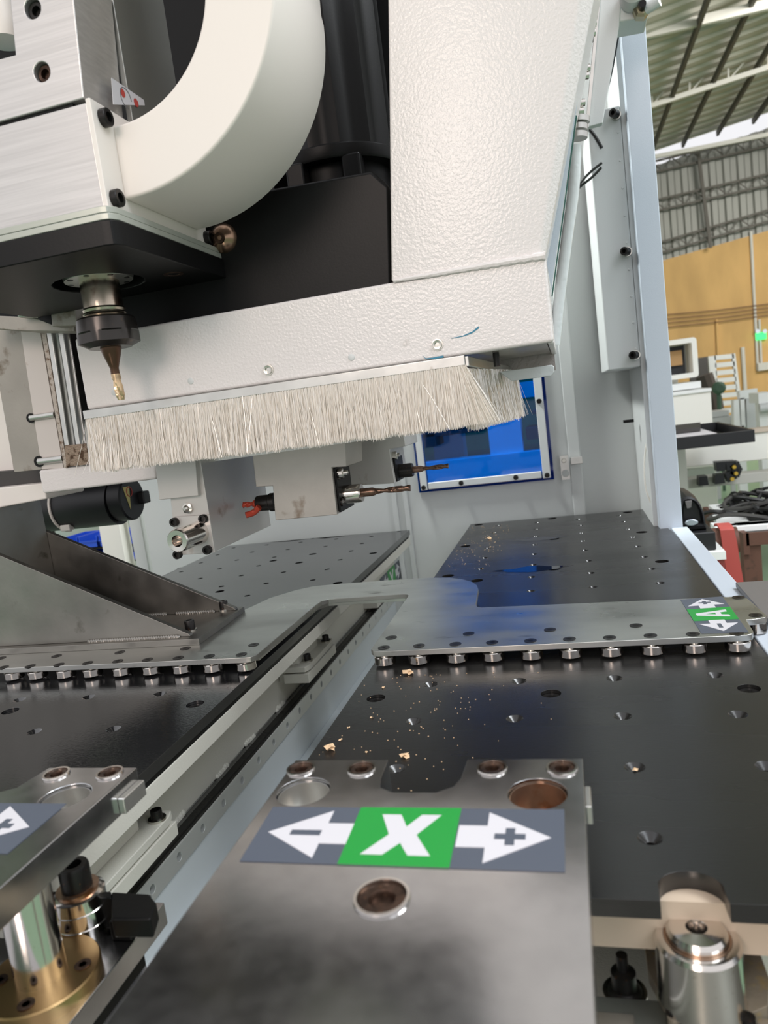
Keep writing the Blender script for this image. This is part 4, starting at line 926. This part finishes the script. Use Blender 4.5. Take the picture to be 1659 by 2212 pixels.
# brush
cz0, cz1 = 1.122, 1.157
bx0, bx1 = -1.826, -.318
m = M(); m.box(bx0, bx1, HY - .024, HY - .001, cz0, cz1); ch = m.build('brush_channel', alu2, Hd, .003)
m = M(); m.slab([(bx1, HY - .02, cz0 - .004), (bx1 + .012, HY - .02, cz0 - .004), (-.215, 3.35, cz0 - .03), (-.237, 3.35, cz0 - .03)], (0, 0, .034)); ch2 = m.build('brush_channel', alu2, Hd, .003)
m = M(); m.slab([(-.235, 3.36, cz0 - .035), (-.17, 3.42, cz0 - .035), (-.17, 3.44, cz0 - .035), (-.235, 3.38, cz0 - .035)], (0, 0, .035)); m.build('brush_channel', alu2, Hd, .003)
rng = random.Random(4)
def bristles(parent, a, b, n, thick, zt, zbot, lean, w=.0019):
    m = M(); bm = m.bm; a = Vector(a); b = Vector(b); d = (b - a).normalized(); nrm = Vector((d.y, -d.x, 0))
    for i in range(n):
        t = rng.random(); clump = math.sin(t * 140) * .006 + math.sin(t * 53 + 1) * .006
        p = a.lerp(b, t) + nrm * rng.uniform(-thick, thick)
        L_ = rng.gauss(0, .009); e = max(0, t - .97) / .03; s0 = max(0, .015 - t) / .015
        top = Vector((p.x, p.y, zt + rng.uniform(0, .01)))
        bot = p + d * (L_ * 1.2 + clump * .8 + lean * e * rng.random() - s0 * .03 * rng.random()) + nrm * rng.gauss(0, .010); bot.z = zbot + rng.gauss(0, .0035) + .012 * noise.noise(Vector((t * 30, 0, 0)))
        if rng.random() < .01: bot += d * rng.gauss(0, .05) + nrm * rng.uniform(0, .05)
        mid = top.lerp(bot, .5) + d * rng.gauss(0, .003)
        an = rng.uniform(-.7, .7); wv = (d * math.cos(an) + nrm * math.sin(an)) * w * .5
        v = [bm.verts.new(q + s_ * wv * f) for q, f in ((top, 1), (mid, 1), (bot, .8)) for s_ in (-1, 1)]
        bm.faces.new((v[0], v[1], v[3], v[2])); bm.faces.new((v[2], v[3], v[5], v[4]))
    me = bpy.data.meshes.new('bristles'); org = root_loc(parent)
    for v in bm.verts: v.co = (v.co - org) * S
    bm.to_mesh(me); bm.free(); me.materials.append(bristm)
    for p in me.polygons: p.use_smooth = True
    o = bpy.data.objects.new('bristles', me); COL.objects.link(o); o.parent = parent; o['kind'] = 'stuff'
    return o
bristles(ch, (bx0 + .005, HY - .014, 0), (bx1, HY - .014, 0), 15000, .010, cz0 - .003, .917, .10)
bristles(ch2, (bx1, HY - .01, 0), (-.205, 3.36, 0), 6000, .008, cz0 - .02, .905, .03)
# ---- drill heads inside the hood
mt = mat('light_grey_block', (.58, .56, .53), .38, .35, .06, 200, dirt=((.25, .16, .10), .35, 22))
N1 = thing('drill_head', 'grey drill block with a hollow nose tube pointing at the camera', 'drill head', fp(420, 1150, 2.75))
m = M(); m.slab([fp(a, b, 2.75) for a, b in ((330, 960), (418, 950), (428, 1071), (344, 1080))], (0, .22, 0)); m.build('upper_body', mt, N1, .003)
m = M(); m.slab([fp(a, b, 2.775) for a, b in ((424, 940), (452, 1112), (464, 1192), (380, 1198), (368, 1076), (352, 950))], (0, .62, 0)); m.build('body', mt, N1, .003)
m = M(); m.slab([fp(a, b, 2.755) for a, b in ((372, 1117), (452, 1112), (464, 1194), (380, 1200))], (0, .02, 0)); m.build('face_plate', mt, N1, .002)
for p in ((379, 1127), (441, 1120), (450, 1187), (386, 1197)):
    q = fp(*p, 2.755); inst('cap_screw', t_cap(.019, .022, oxide) if 'cap19' not in globals() else cap19, (q.x, 2.756, q.z), N1, d=(0, -1, 0))
q = fp(407, 1097, 2.775); m = M(); m.lathe((q.x, 2.775, q.z), (0, -1, 0), [(.024, 0), (.024, .012), (.014, .016), (.012, .03), (.007, .034)], 6); m.build('grease_nipple', gold_screw, N1)
q = fp(428, 1151, 2.755); 
tl_ = .17
m = M(); m.lathe((q.x, 2.755, q.z), (0, -1, 0), [(.050, 0), (.048, .02), (.047, tl_), (.043, tl_ + .006), (.024, tl_ + .005), (.021, tl_ - .09), (.002, tl_ - .09)], 36); m.build('nose_tube', chrome, N1)
N2 = thing('drill_head', 'middle grey drill block with a long brown bit to the right and red bit left', 'drill head', fp(660, 1060, 2.95))
m = M(); m.slab([fp(a, b, 2.95) for a, b in ((540, 940), (744, 915), (748, 1008), (716, 1010), (728, 1112), (595, 1124), (589, 1050), (553, 1052))], (0, .26, 0)); m.build('body', block_m, N2, .003)
def collet(parent, px0, px1, px2, y, r1, r2, r3, lead=1, bm_=bitm, d0=0):
    a = fp(*px0, y); b = fp(*px1, y); c = fp(*px2, y); z = a.z; L1 = b.x - a.x; L2 = c.x - b.x
    sg = 1 if L1 > 0 else -1; L1 = abs(L1); L2 = abs(L2); d = (sg, 0, 0)
    M().lathe((a.x, y, z), d, [(r1 * 1.15, -.005), (r1 * 1.15, .02), (r1, .024), (r1, L1 - .01), (r1 * .93, L1), (r1 * .4, L1)], 28).build('tool_holder', oxide if lead else chrome, parent)
    M().lathe((a.x + sg * L1, y, z), d, [(r2, 0), (r2, L2 * .22), (r2 * .8, L2 * .28)], 20).build('bit_shank', bm_, parent)
    m = M(); n = 14; rs = []; st = 26
    for k in range(st + 1):
        t = k / st; h = L1 + L2 * (.26 + .74 * t); tw = t * 5.5; rr0 = r3 * (1 - .25 * math.exp(-((t - .25) / .2) ** 2)); ring = []
        for i in range(n):
            an = 2 * math.pi * i / n; rr1 = rr0 * (1 - .42 * max(0, math.cos(2 * (an - tw))) ** 2); ring.append(V(a.x + sg * h, y + math.cos(an) * rr1, z + math.sin(an) * rr1))
        rs.append(ring)
    m.rings(rs); m.build('drill_bit', bm_, parent)
    return V(a.x, y, z), L1, sg
o_, L1, sg = collet(N2, (728, 1070), (783, 1070), (888, 1063), 3.05, .041, .019, .014, lead=0)
collet(N2, (594, 1084), (556, 1086), (527, 1100), 3.05, .036, .018, .014, bm_=red)
m = M(); m.pipe([fp(560, 1095, 3.0), fp(548, 1107, 3.0), fp(531, 1113, 2.98)], .014, 8); m.build('router_tip', red, N2)
for p in ((733, 1025), (741, 1022)):
    q = fp(*p, 3.0); m = M(); m.lathe((q.x - .02, 3.0, q.z), (1, 0, 0), [(.022, 0), (.022, .02), (.012, .024), (.012, .04), (.006, .044)], 10); m.build('grease_nipple', gold_screw, N2)
m = M(); q = fp(722, 1010, 2.99); q2 = fp(740, 1105, 2.99); m.box(q.x, q2.x, 2.97, 3.18, q2.z, q.z); m.build('end_plate', blackp, N2, .004)
for z_ in (.03, .15):
    q = fp(738, 1100, 2.99); m = M(); m.lathe((q.x - .02, 2.995, q.z + z_), (1, 0, 0), [(.018, 0), (.018, .03), (.01, .03)], 12); m.build('cap_screw', oxide, N2)
N3 = thing('drill_head', 'rearmost grey drill block with a short holder and drill bit, under the brush', 'drill head', fp(800, 1000, 3.4))
m = M(); m.slab([fp(a, b, 3.4) for a, b in ((744, 915), (864, 895), (876, 964), (841, 970), (853, 1044), (752, 1050), (748, 1010))], (0, .3, 0)); m.build('body', mt, N3, .003)
collet(N3, (852, 1019), (892, 1014), (969, 1009), 3.5, .034, .016, .012)
q = fp(853, 984, 3.45); m = M(); m.lathe((q.x - .01, 3.45, q.z), (1, 0, 0), [(.02, 0), (.02, .02), (.010, .024), (.010, .035)], 10); m.build('grease_nipple', gold_screw, N3)
m = M(); q = fp(846, 990, 3.44); q2 = fp(860, 1040, 3.44); m.box(q.x, q2.x, 3.43, 3.6, q2.z, q.z); m.build('end_plate', blackp, N3, .004)
m = M(); m.slab([fp(a, b, 2.85) for a, b in ((424, 1002), (745, 957), (870, 940), (870, 932), (424, 990))], (0, .5, 0))
one('tool_plate', m, alu2, 'thin bright plate edge just below the brush carrying the drill blocks', 'plate', org=fp(600, 970, 2.85))
# ---- black motor and cover above the hood
Mo = thing('ribbed_motor', 'black ribbed motor between the white duct and the slanted column', 'motor', (-.78, 3.2, 1.9))
mz = at(760, 330, y=3.1).z
xc = (at(690, 200, y=3.3).x + at(838, 200, y=3.3).x) / 2; rad = .26
prof = []
for k in range(72):
    a = 2 * math.pi * k / 72
    r = rad * (1.0 if (k // 3) % 2 else .94)
    if -60 < math.degrees(a) - 300 < 60 and k % 2: r *= .975
    prof.append((math.cos(a) * r, math.sin(a) * r))
cx_, cy_ = -.88, 3.3
m = M(); m.rings([[(cx_ + x, cy_ + y, mz), ] [0] for x, y in prof] and [[V(cx_ + x, cy_ + y, z) for x, y in prof] for z in (mz, 3.9)]); m.build('ribbed_body', blackp, Mo)
m = M(); m.lathe((cx_, cy_, mz - .03), (0, 0, 1), [(rad + .03, 0), (rad + .035, .01), (rad + .035, .05), (rad + .02, .06)], 48); m.build('base_ring', blackp, Mo)
for a in (250, 300):
    c = V(cx_ + math.cos(math.radians(a)) * (rad + .02), cy_ + math.sin(math.radians(a)) * (rad + .02), mz - .12); M().box(c.x - .05, c.x + .03, c.y - .03, c.y + .05, c.z, c.z + .10).build('foot', blackp, Mo, .012)
m = M(); m.lathe((cx_, cy_, 1.60), (0, 0, 1), [(rad - .03, 0), (rad - .03, mz - 1.62)], 40); m.build('neck', blackp, Mo)
t = thing('motor_cover', 'matt black box cover standing behind the dust hood', 'cover', (-1.0, 2.65, 1.3))
y_ = 2.64
m = M(); m.slab([fp(a, b, y_) for a, b in ((250, 720), (846, 625), (841, 402), (802, 368), (600, 404), (440, 430), (250, 470))], (0, .45, 0)); m.build('cover_body', blackp, t, .014)
t = thing('gantry_beam', 'black gantry beam seen dark behind the white duct and hood', 'gantry', (-1.6, 4, 1.2))
M().box(-3.6, -.08, 3.75, 5.0, 1.12, 4.0).build('beam_body', blackp, t, .02)
M().box(-3.6, -1.25, 3.70, 3.745, 1.3, 3.6).build('rail_plate', blackp, t, .01)
# ---- air duct
Du = thing('air_duct', 'cream white curved rectangular duct elbow bolted to the spindle housing', 'duct', (-1.2, 2.3, 1.74))
dc = V(-1.21, 0, 2.285); ri, ro = .338, .550; y0, y1 = 2.09, 2.545
rs = []
def ring(ix, iz, ox, oz, ya=y0, yb_=y1): return [V(ix, ya, iz), V(ox, ya, oz), V(ox, yb_, oz), V(ix, yb_, iz)]
rs.append(ring(-1.235, dc.z - ri, -1.235, dc.z - ro))
for k in range(0, 25):
    a = math.radians(-90 + 90 * k / 24); rs.append(ring(dc.x + ri * math.cos(a), dc.z + ri * math.sin(a), dc.x + ro * math.cos(a), dc.z + ro * math.sin(a)))
rs.append(ring(dc.x + ri, dc.z + .03, dc.x + ro - .004, dc.z + .03)); rs.append(ring(dc.x + ri - .01, 3.2, dc.x + ro + .03, 3.2))
m = M(); m.rings(rs); m.build('elbow', duct_m, Du, .010)
m = M(); m.box(-1.247, -1.231, 1.992, 2.62, 1.684, 1.992); m.build('flange', duct_m, Du, .003)
bs = t_cap(.026, .022, oxide)
for p in ((222, 256), (247, 430), (446, 515)):
    q = at(*p, x=-1.231); inst('cap_screw', bs, (-1.231, q.y, q.z), Du, d=(1, 0, 0))
# ---- spindle unit
Sp = thing('router_spindle', 'aluminium router spindle unit with black collet nut and small cutter', 'spindle', (-1.5, 2.3, 1.6))
m = M(); m.box(-1.95, -1.248, 2.0, 2.6, 1.686, 1.985); m.build('housing', alu, Sp, .004)
m = M(); pts = [(a, b) for a, b in ((-2.1, 1.95), (-1.235, 1.95), (-1.212, 1.957), (-1.198, 1.985), (-1.196, 2.70), (-2.1, 2.70))]
M().slab([(x, y, 1.645) for x, y in pts], (0, 0, .0195)).build('upper_plate', greyg, Sp, .003)
M().slab([(x - .004, y + .003, 1.6655) for x, y in pts], (0, 0, .0195)).build('upper_plate', greyg, Sp, .003)
M_ = M(); hcx, hcy = at(213, 612, z=1.573).x, at(217, 612, z=1.573).y
M_.plate([(-2.1, 1.946), (-1.235, 1.946), (-1.208, 1.955), (-1.194, 1.985), (-1.19, 2.705), (-2.1, 2.705)], [(hcx, hcy, .01, .155, .3)], 1.573, 1.644); M_.build('lower_plate', blackp, Sp, .004)
for (p) in ((375, 592),):
    q = at(*p, z=1.573); M().lathe((q.x, q.y, 1.5735), (0, 0, -1), [(.035, 0), (.035, .002), (.022, .002), (.02, 0)], 24).build('screw', screwrust, Sp)
M().lathe((hcx, hcy, 1.60), (0, 0, -1), [(.12, 0), (.115, .018), (.06, .022)], 36).build('bearing_cover', alu2, Sp)
for k in range(8):
    a = k * math.pi / 4 + .2; M().lathe((hcx + .10 * math.cos(a), hcy + .10 * math.sin(a), 1.606), (0, 0, -1), [(.010, .014), (.010, .026), (.006, .026)], 10).build('screw', oxide, Sp)
M().lathe((hcx, hcy, 1.62), (0, 0, -1), [(.067, 0), (.067, .155), (.060, .16)], 36).build('shaft', mat('worn_bright_steel', (.55, .47, .38), .20, 1, .03, 100, dirt=((.25, .13, .08), .42, 40)), Sp)
nz1 = 1.455
M().lathe((hcx, hcy, 1.475), (0, 0, -1), [(.070, -.012), (.073, -.006), (.070, .002), (.074, .008), (.070, .014), (.075, .02), (.072, .04)], 36).build('thread_collar', mat('worn_collar', (.50, .44, .36), .25, 1), Sp)
zt = 1.452; zb2 = at(235, 752, y=hcy).z
H_ = zt - zb2
m = M()
def nutring(z, r, flat):
    o = []
    for i in range(48):
        a = 2 * math.pi * i / 48; rr0 = r
        if flat:
            k6 = (a + .3) % (math.pi / 3) - math.pi / 6; rr0 = min(r, r * .905 / math.cos(k6))
        o.append(V(hcx + rr0 * math.cos(a), hcy + rr0 * math.sin(a), z))
    return o
r = .106
m.rings([nutring(zt, r * .90, 0), nutring(zt - .006, r * .95, 0), nutring(zt - H_ * .48, r * .985, 0), nutring(zt - H_ * .52, r * 1.0, 1), nutring(zb2 + H_ * .16, r * 1.0, 1), nutring(zb2 + .004, r * .74, 0), nutring(zb2, r * .70, 0), nutring(zb2, r * .3, 0)])
cn_ = m.build('collet_nut', nutm, Sp)
q = at(182, 692, y=hcy - .08); M().lathe((q.x, hcy - .078, q.z), (-.4, -1, 0), [(.010, -.01), (.008, .006)], 12).build('balance_pin', gold_screw, Sp)
z3 = zb2
z4 = at(248, 866, y=hcy).z; Lb_ = z3 - z4
M().lathe((hcx, hcy, z3 + .003), (0, 0, -1), [(.036, 0), (.036, .008), (.030, .03), (.020, .06), (.0155, .075), (.0155, Lb_ * .52)], 24).build('cutter_shank', mat('dark_brown_steel', (.10, .055, .035), .3, .8), Sp)
m = M(); rs = []; n = 16
for k in range(23):
    t = k / 22; h = Lb_ * (.50 + .50 * t); tw = t * 2.6; base = .0165 * (1 if t < .8 else 1 - (t - .8) * 1.5)
    rs.append([V(hcx + .006 * t + math.cos(a) * base * (1 - .55 * max(0, math.cos(2 * (a - tw))) ** 2 * (t > .2)), hcy + math.sin(a) * base * (1 - .55 * max(0, math.cos(2 * (a - tw))) ** 2 * (t > .2)), z3 - h) for a in [2 * math.pi * i / n for i in range(n)]])
m.rings(rs); m.build('cutter', carb, Sp)
# upper block
Ub = thing('spindle_mount', 'milled aluminium mounting block with two recessed screws above the spindle', 'mount', (-1.5, 2.1, 2.0))
pts = [(-80, 285), (181, 212), (150, -80), (14, -80), (33, 118), (-80, 148)]
q3 = [fp(a, b, 2.0) for a, b in pts]
o2 = [(p.x, p.z) for p in q3]
hs_ = [(fp(70, 18, 2.0).x, fp(70, 18, 2.0).z), (fp(90, 155, 2.0).x, fp(90, 155, 2.0).z)]
m = M(); m.plate(o2, [(x, z, .027, .027, 0) for x, z in hs_], 2.0, 2.2, lambda u, v, w: (u, 4.2 - w, v)); m.build('block', alu, Ub, .004)
for (x, z), mm in zip(hs_, (oxide, screwrust)):
    inst('screw', t_cap(.025, .03, mm), (x, 2.045, z), Ub, d=(0, -1, 0))
m = M(); m.box(-1.95, -1.30, 2.01, 2.5, 1.986, 2.005); m.build('dark_gap_strip', blackp, Ub)  # black strip painted in for the dark gap between block and housing
M().box(-1.245, -1.225, 2.205, 2.55, 1.995, 3.2).build('side_plate', mat('satin_steel_sheet', (.30, .30, .28), .36, .8, .05, 80), Ub, .003)
q = [at(a, b, x=-1.2245) for a, b in ((240, 168), (310, 216), (312, 228), (244, 226))]
M().slab(q, (.0015, 0, 0)).build('warning_label', stick_white, Ub, smooth=False)
for (a, b, r_) in ((265, 201, .008), (294, 222, .008)):
    c = at(a, b, x=-1.2228); M().lathe(c, (1, 0, 0), [(r_ * 1.6, 0), (r_ * 1.6, .001)], 14).build('label_mark', redink, Ub)
c = at(272, 212, x=-1.2228)
m = M(); m.pipe([c + V(0, .03 * math.cos(k * .7), .03 * math.sin(k * .7)) for k in range(8)], .0016, 5, 2); m.build('label_ring', greyink, Ub)
m = M(); c = fp(2, 20, 2.12); m.cyl(V(c.x - .02, 2.14, fp(2, 85, 2.12).z), V(c.x - .02, 2.14, 3.2), .055, 24)
one('white_cylinder', m, duct_m, 'cream cylinder end behind the mounting block notch', 'cylinder', org=(c.x, 2.12, 2.2))
m = M(); a = fp(-20, 86, 2.1); b = fp(34, 118, 2.1); m.box(a.x - .1, b.x + .02, 2.21, 2.3, b.z - .03, a.z)
one('teal_fitting', m, teal, 'teal fitting at the left picture edge below the cream cylinder', 'fitting', org=(a.x, 2.2, a.z))
# rusty ball knob
c = fp(488, 517, 2.66); t = thing('ball_knob', 'brown polished ball knob with a rusty screw at the plate corner', 'knob', c)
m = M(); m.lathe(c + V(0, .0, 0), (0, -1, 0), [(math.sin(a) * .058, -math.cos(a) * .058) for a in [math.pi * k / 14 for k in range(15)]], 28); m.build('ball', mat('tarnished_bronze', (.34, .22, .15), .25, .9, .03, 50, dirt=((.5, .4, .33), .35, 30)), t)
m = M(); m.lathe(c + V(0, -.048, -.005), (0, -1, 0), [(.022, 0), (.020, .012), (.010, .012), (.009, .004)], 16); m.build('screw', screwrust, t)
m = M(); m.cyl(c, c + V(-.07, .04, 0), .018, 12); m.build('stem', rusty, t)
# ---- vertical slide unit on the left
Vs = thing('vertical_slide', 'dirty grey vertical slide with glossy guide profile and white foot', 'slide unit', fp(90, 1010, 2.95))
def vs(name, mt_, pix, y, d, bev=.002, **k): return M().slab([fp(a, b, y) for a, b in pix], (0, d, 0)).build(name, mt_, Vs, bev, **k)
vs('casting', castiron, ((-60, 690), (44, 700), (90, 1014), (31, 1020), (-2, 835), (-60, 830)), 2.98, .3)
vs('backing_board', duct_m, ((-60, 830), (0, 835), (31, 1022), (-60, 1028)), 3.25, .1)
vs('white_strip', mat('stained_white_strip', (.66, .60, .56), .45, .1, .1, 150, dirt=((.30, .19, .10), .37, 24)), ((42, 700), (84, 700), (137, 1011), (90, 1014)), 2.97, .05)
vs('guide_profile', mat('pitted_edge', (.50, .43, .37), .4, .4, .6, 500, dirt=((.16, .09, .05), .48, 120)), ((86, 700), (96, 700), (145, 1010), (138, 1011)), 2.95, .08)
for k in range(4):
    w0, w1 = (96 + k * 12.5, 108.5 + k * 12.5); vs('guide_profile', (alu2, panel, alu2, chrome)[k], ((w0, 700), (w1, 699), (w1 + 47, 1004 + k), (w0 + 49, 1005 + k)), 2.95 + (.0, .03, .01, .04)[k], .06, .006)
vs('rust_patch', mat('rust_crust', (.30, .22, .16), .4, .5, .8, 400, dirt=((.08, .04, .02), .5, 120)), ((140, 962), (186, 958), (193, 1003), (143, 1008)), 2.944, .004, 0)
for (a, b, r_) in ((66, 903, .022), (84, 997, .026)):
    c = fp(a, b, 2.96); e = fp(a + 53, b - 5, 2.96)
    m = M(); m.cyl(c, V(e.x, c.y, c.z), r_ * .62, 14); m.build('clamp_pin', alu2, Vs)
    m = M(); m.lathe((c.x - .005, 2.972, c.z), (0, -1, 0), [(r_, 0), (r_, .008), (r_ * .5, .008)], 20); m.build('pin_seat', blackp, Vs)
vs('foot', white, ((82, 1016), (336, 986), (338, 1035), (92, 1067)), 2.96, .35, .012)
vs('lower_beam', duct_m, ((-60, 1060), (96, 1043), (100, 1078), (-60, 1108)), 3.05, .3, .008)
vs('shadow_gap_slab', dkgrey, ((-60, 1024), (90, 1012), (90, 1044), (-60, 1058)), 3.15, .2, .002)  # dark slab standing in for the shaded gap above the beam
vs('slide_block', steel, ((30, 646), (82, 643), (82, 684), (36, 686)), 2.72, .2, .01)
vs('slide_block', blackp, ((81, 652), (112, 656), (112, 702), (81, 690)), 2.74, .2, .004)
vs('slide_block', castiron, ((108, 656), (162, 664), (166, 702), (112, 706)), 2.72, .2, .004)
vs('stop_plate', castiron, ((-60, 680), (40, 684), (160, 700), (160, 716), (40, 714), (-60, 706)), 2.78, .16, .003)
m = M(); m.pipe([fp(178, 930, 2.6), fp(186, 960, 2.6), fp(184, 1010, 2.6), fp(183, 1030, 2.6)], .003, 5)
# ---- motor lying below
Mt = thing('servo_motor', 'black servo motor with warning label and cable tie below the slide foot', 'motor', at(200, 1080, y=4.2))
my = 4.1
a = at(60, 1106, y=my); b = at(262, 1082, y=my); e = at(296, 1077, y=my)
M().cyl(V(a.x - .4, my, b.z), V(b.x - .02, my, b.z), .150, 40).build('body', blackplas, Mt)
m = M(); m.cyl(V(b.x - .02, my, b.z + .01), V(e.x - .03, my, b.z + .01), .140, 40, ch=.01); m.build('end_cap', blackplas, Mt)
m = M(); m.box(e.x - .2, e.x + .01, my + .06, my + .14, b.z - .04, b.z + .04); m.build('connector', blackplas, Mt, .01)
xw = e.x - .0285
m = M(); m.slab([V(xw, my - .09, b.z + .09), V(xw, my - .02, b.z + .09), V(xw, my - .045, b.z - .06)], (.001, 0, 0)); m.build('warning_label', stick_bk, Mt)
m = M(); m.pipe([V(xw + .002, my - .03 + .03 * math.cos(k * .7), b.z + .055 + .03 * math.sin(k * .7)) for k in range(10)], .003, 5, 2); m.build('label_ring', redink, Mt)
m = M(); xt = at(105, 1100, y=my - .15).x
m.pipe([V(xt + .02 * k / 10, my - .156 * math.sin(k * math.pi / 10), b.z + .156 * math.cos(k * math.pi / 10)) for k in range(11)], .009, 6, 2); m.build('cable_tie', duct_m, Mt)
c = at(146, 1143, y=my - .1); m = M(); m.box(c.x - .04, c.x + .03, c.y - .02, c.y + .03, c.z - .01, c.z + .03); m.build('tie_head', duct_m, Mt, .006)
# glossy hose beside the column
Ho = thing('white_hose', 'glossy white sleeve hose with metal clamps behind the column edge', 'hose', fp(1235, 420, 3.3))
m = M(); m.pipe([fp(1198, 745, 3.2), fp(1209, 640, 3.2), fp(1224, 520, 3.2), fp(1239, 410, 3.2), fp(1243, 315, 3.2)], .023, 16, 5); m.build('sleeve', hose, Ho)
for (p, r_) in (((1247, 300), .040), ((1249, 282), .036), ((1250, 266), .042)):
    c = fp(*p, 3.2); m = M(); m.lathe(c, (.1, 0, 1), [(r_, 0), (r_, .02), (r_ * .9, .022)], 24); m.build('clamp_ring', alu2, Ho)
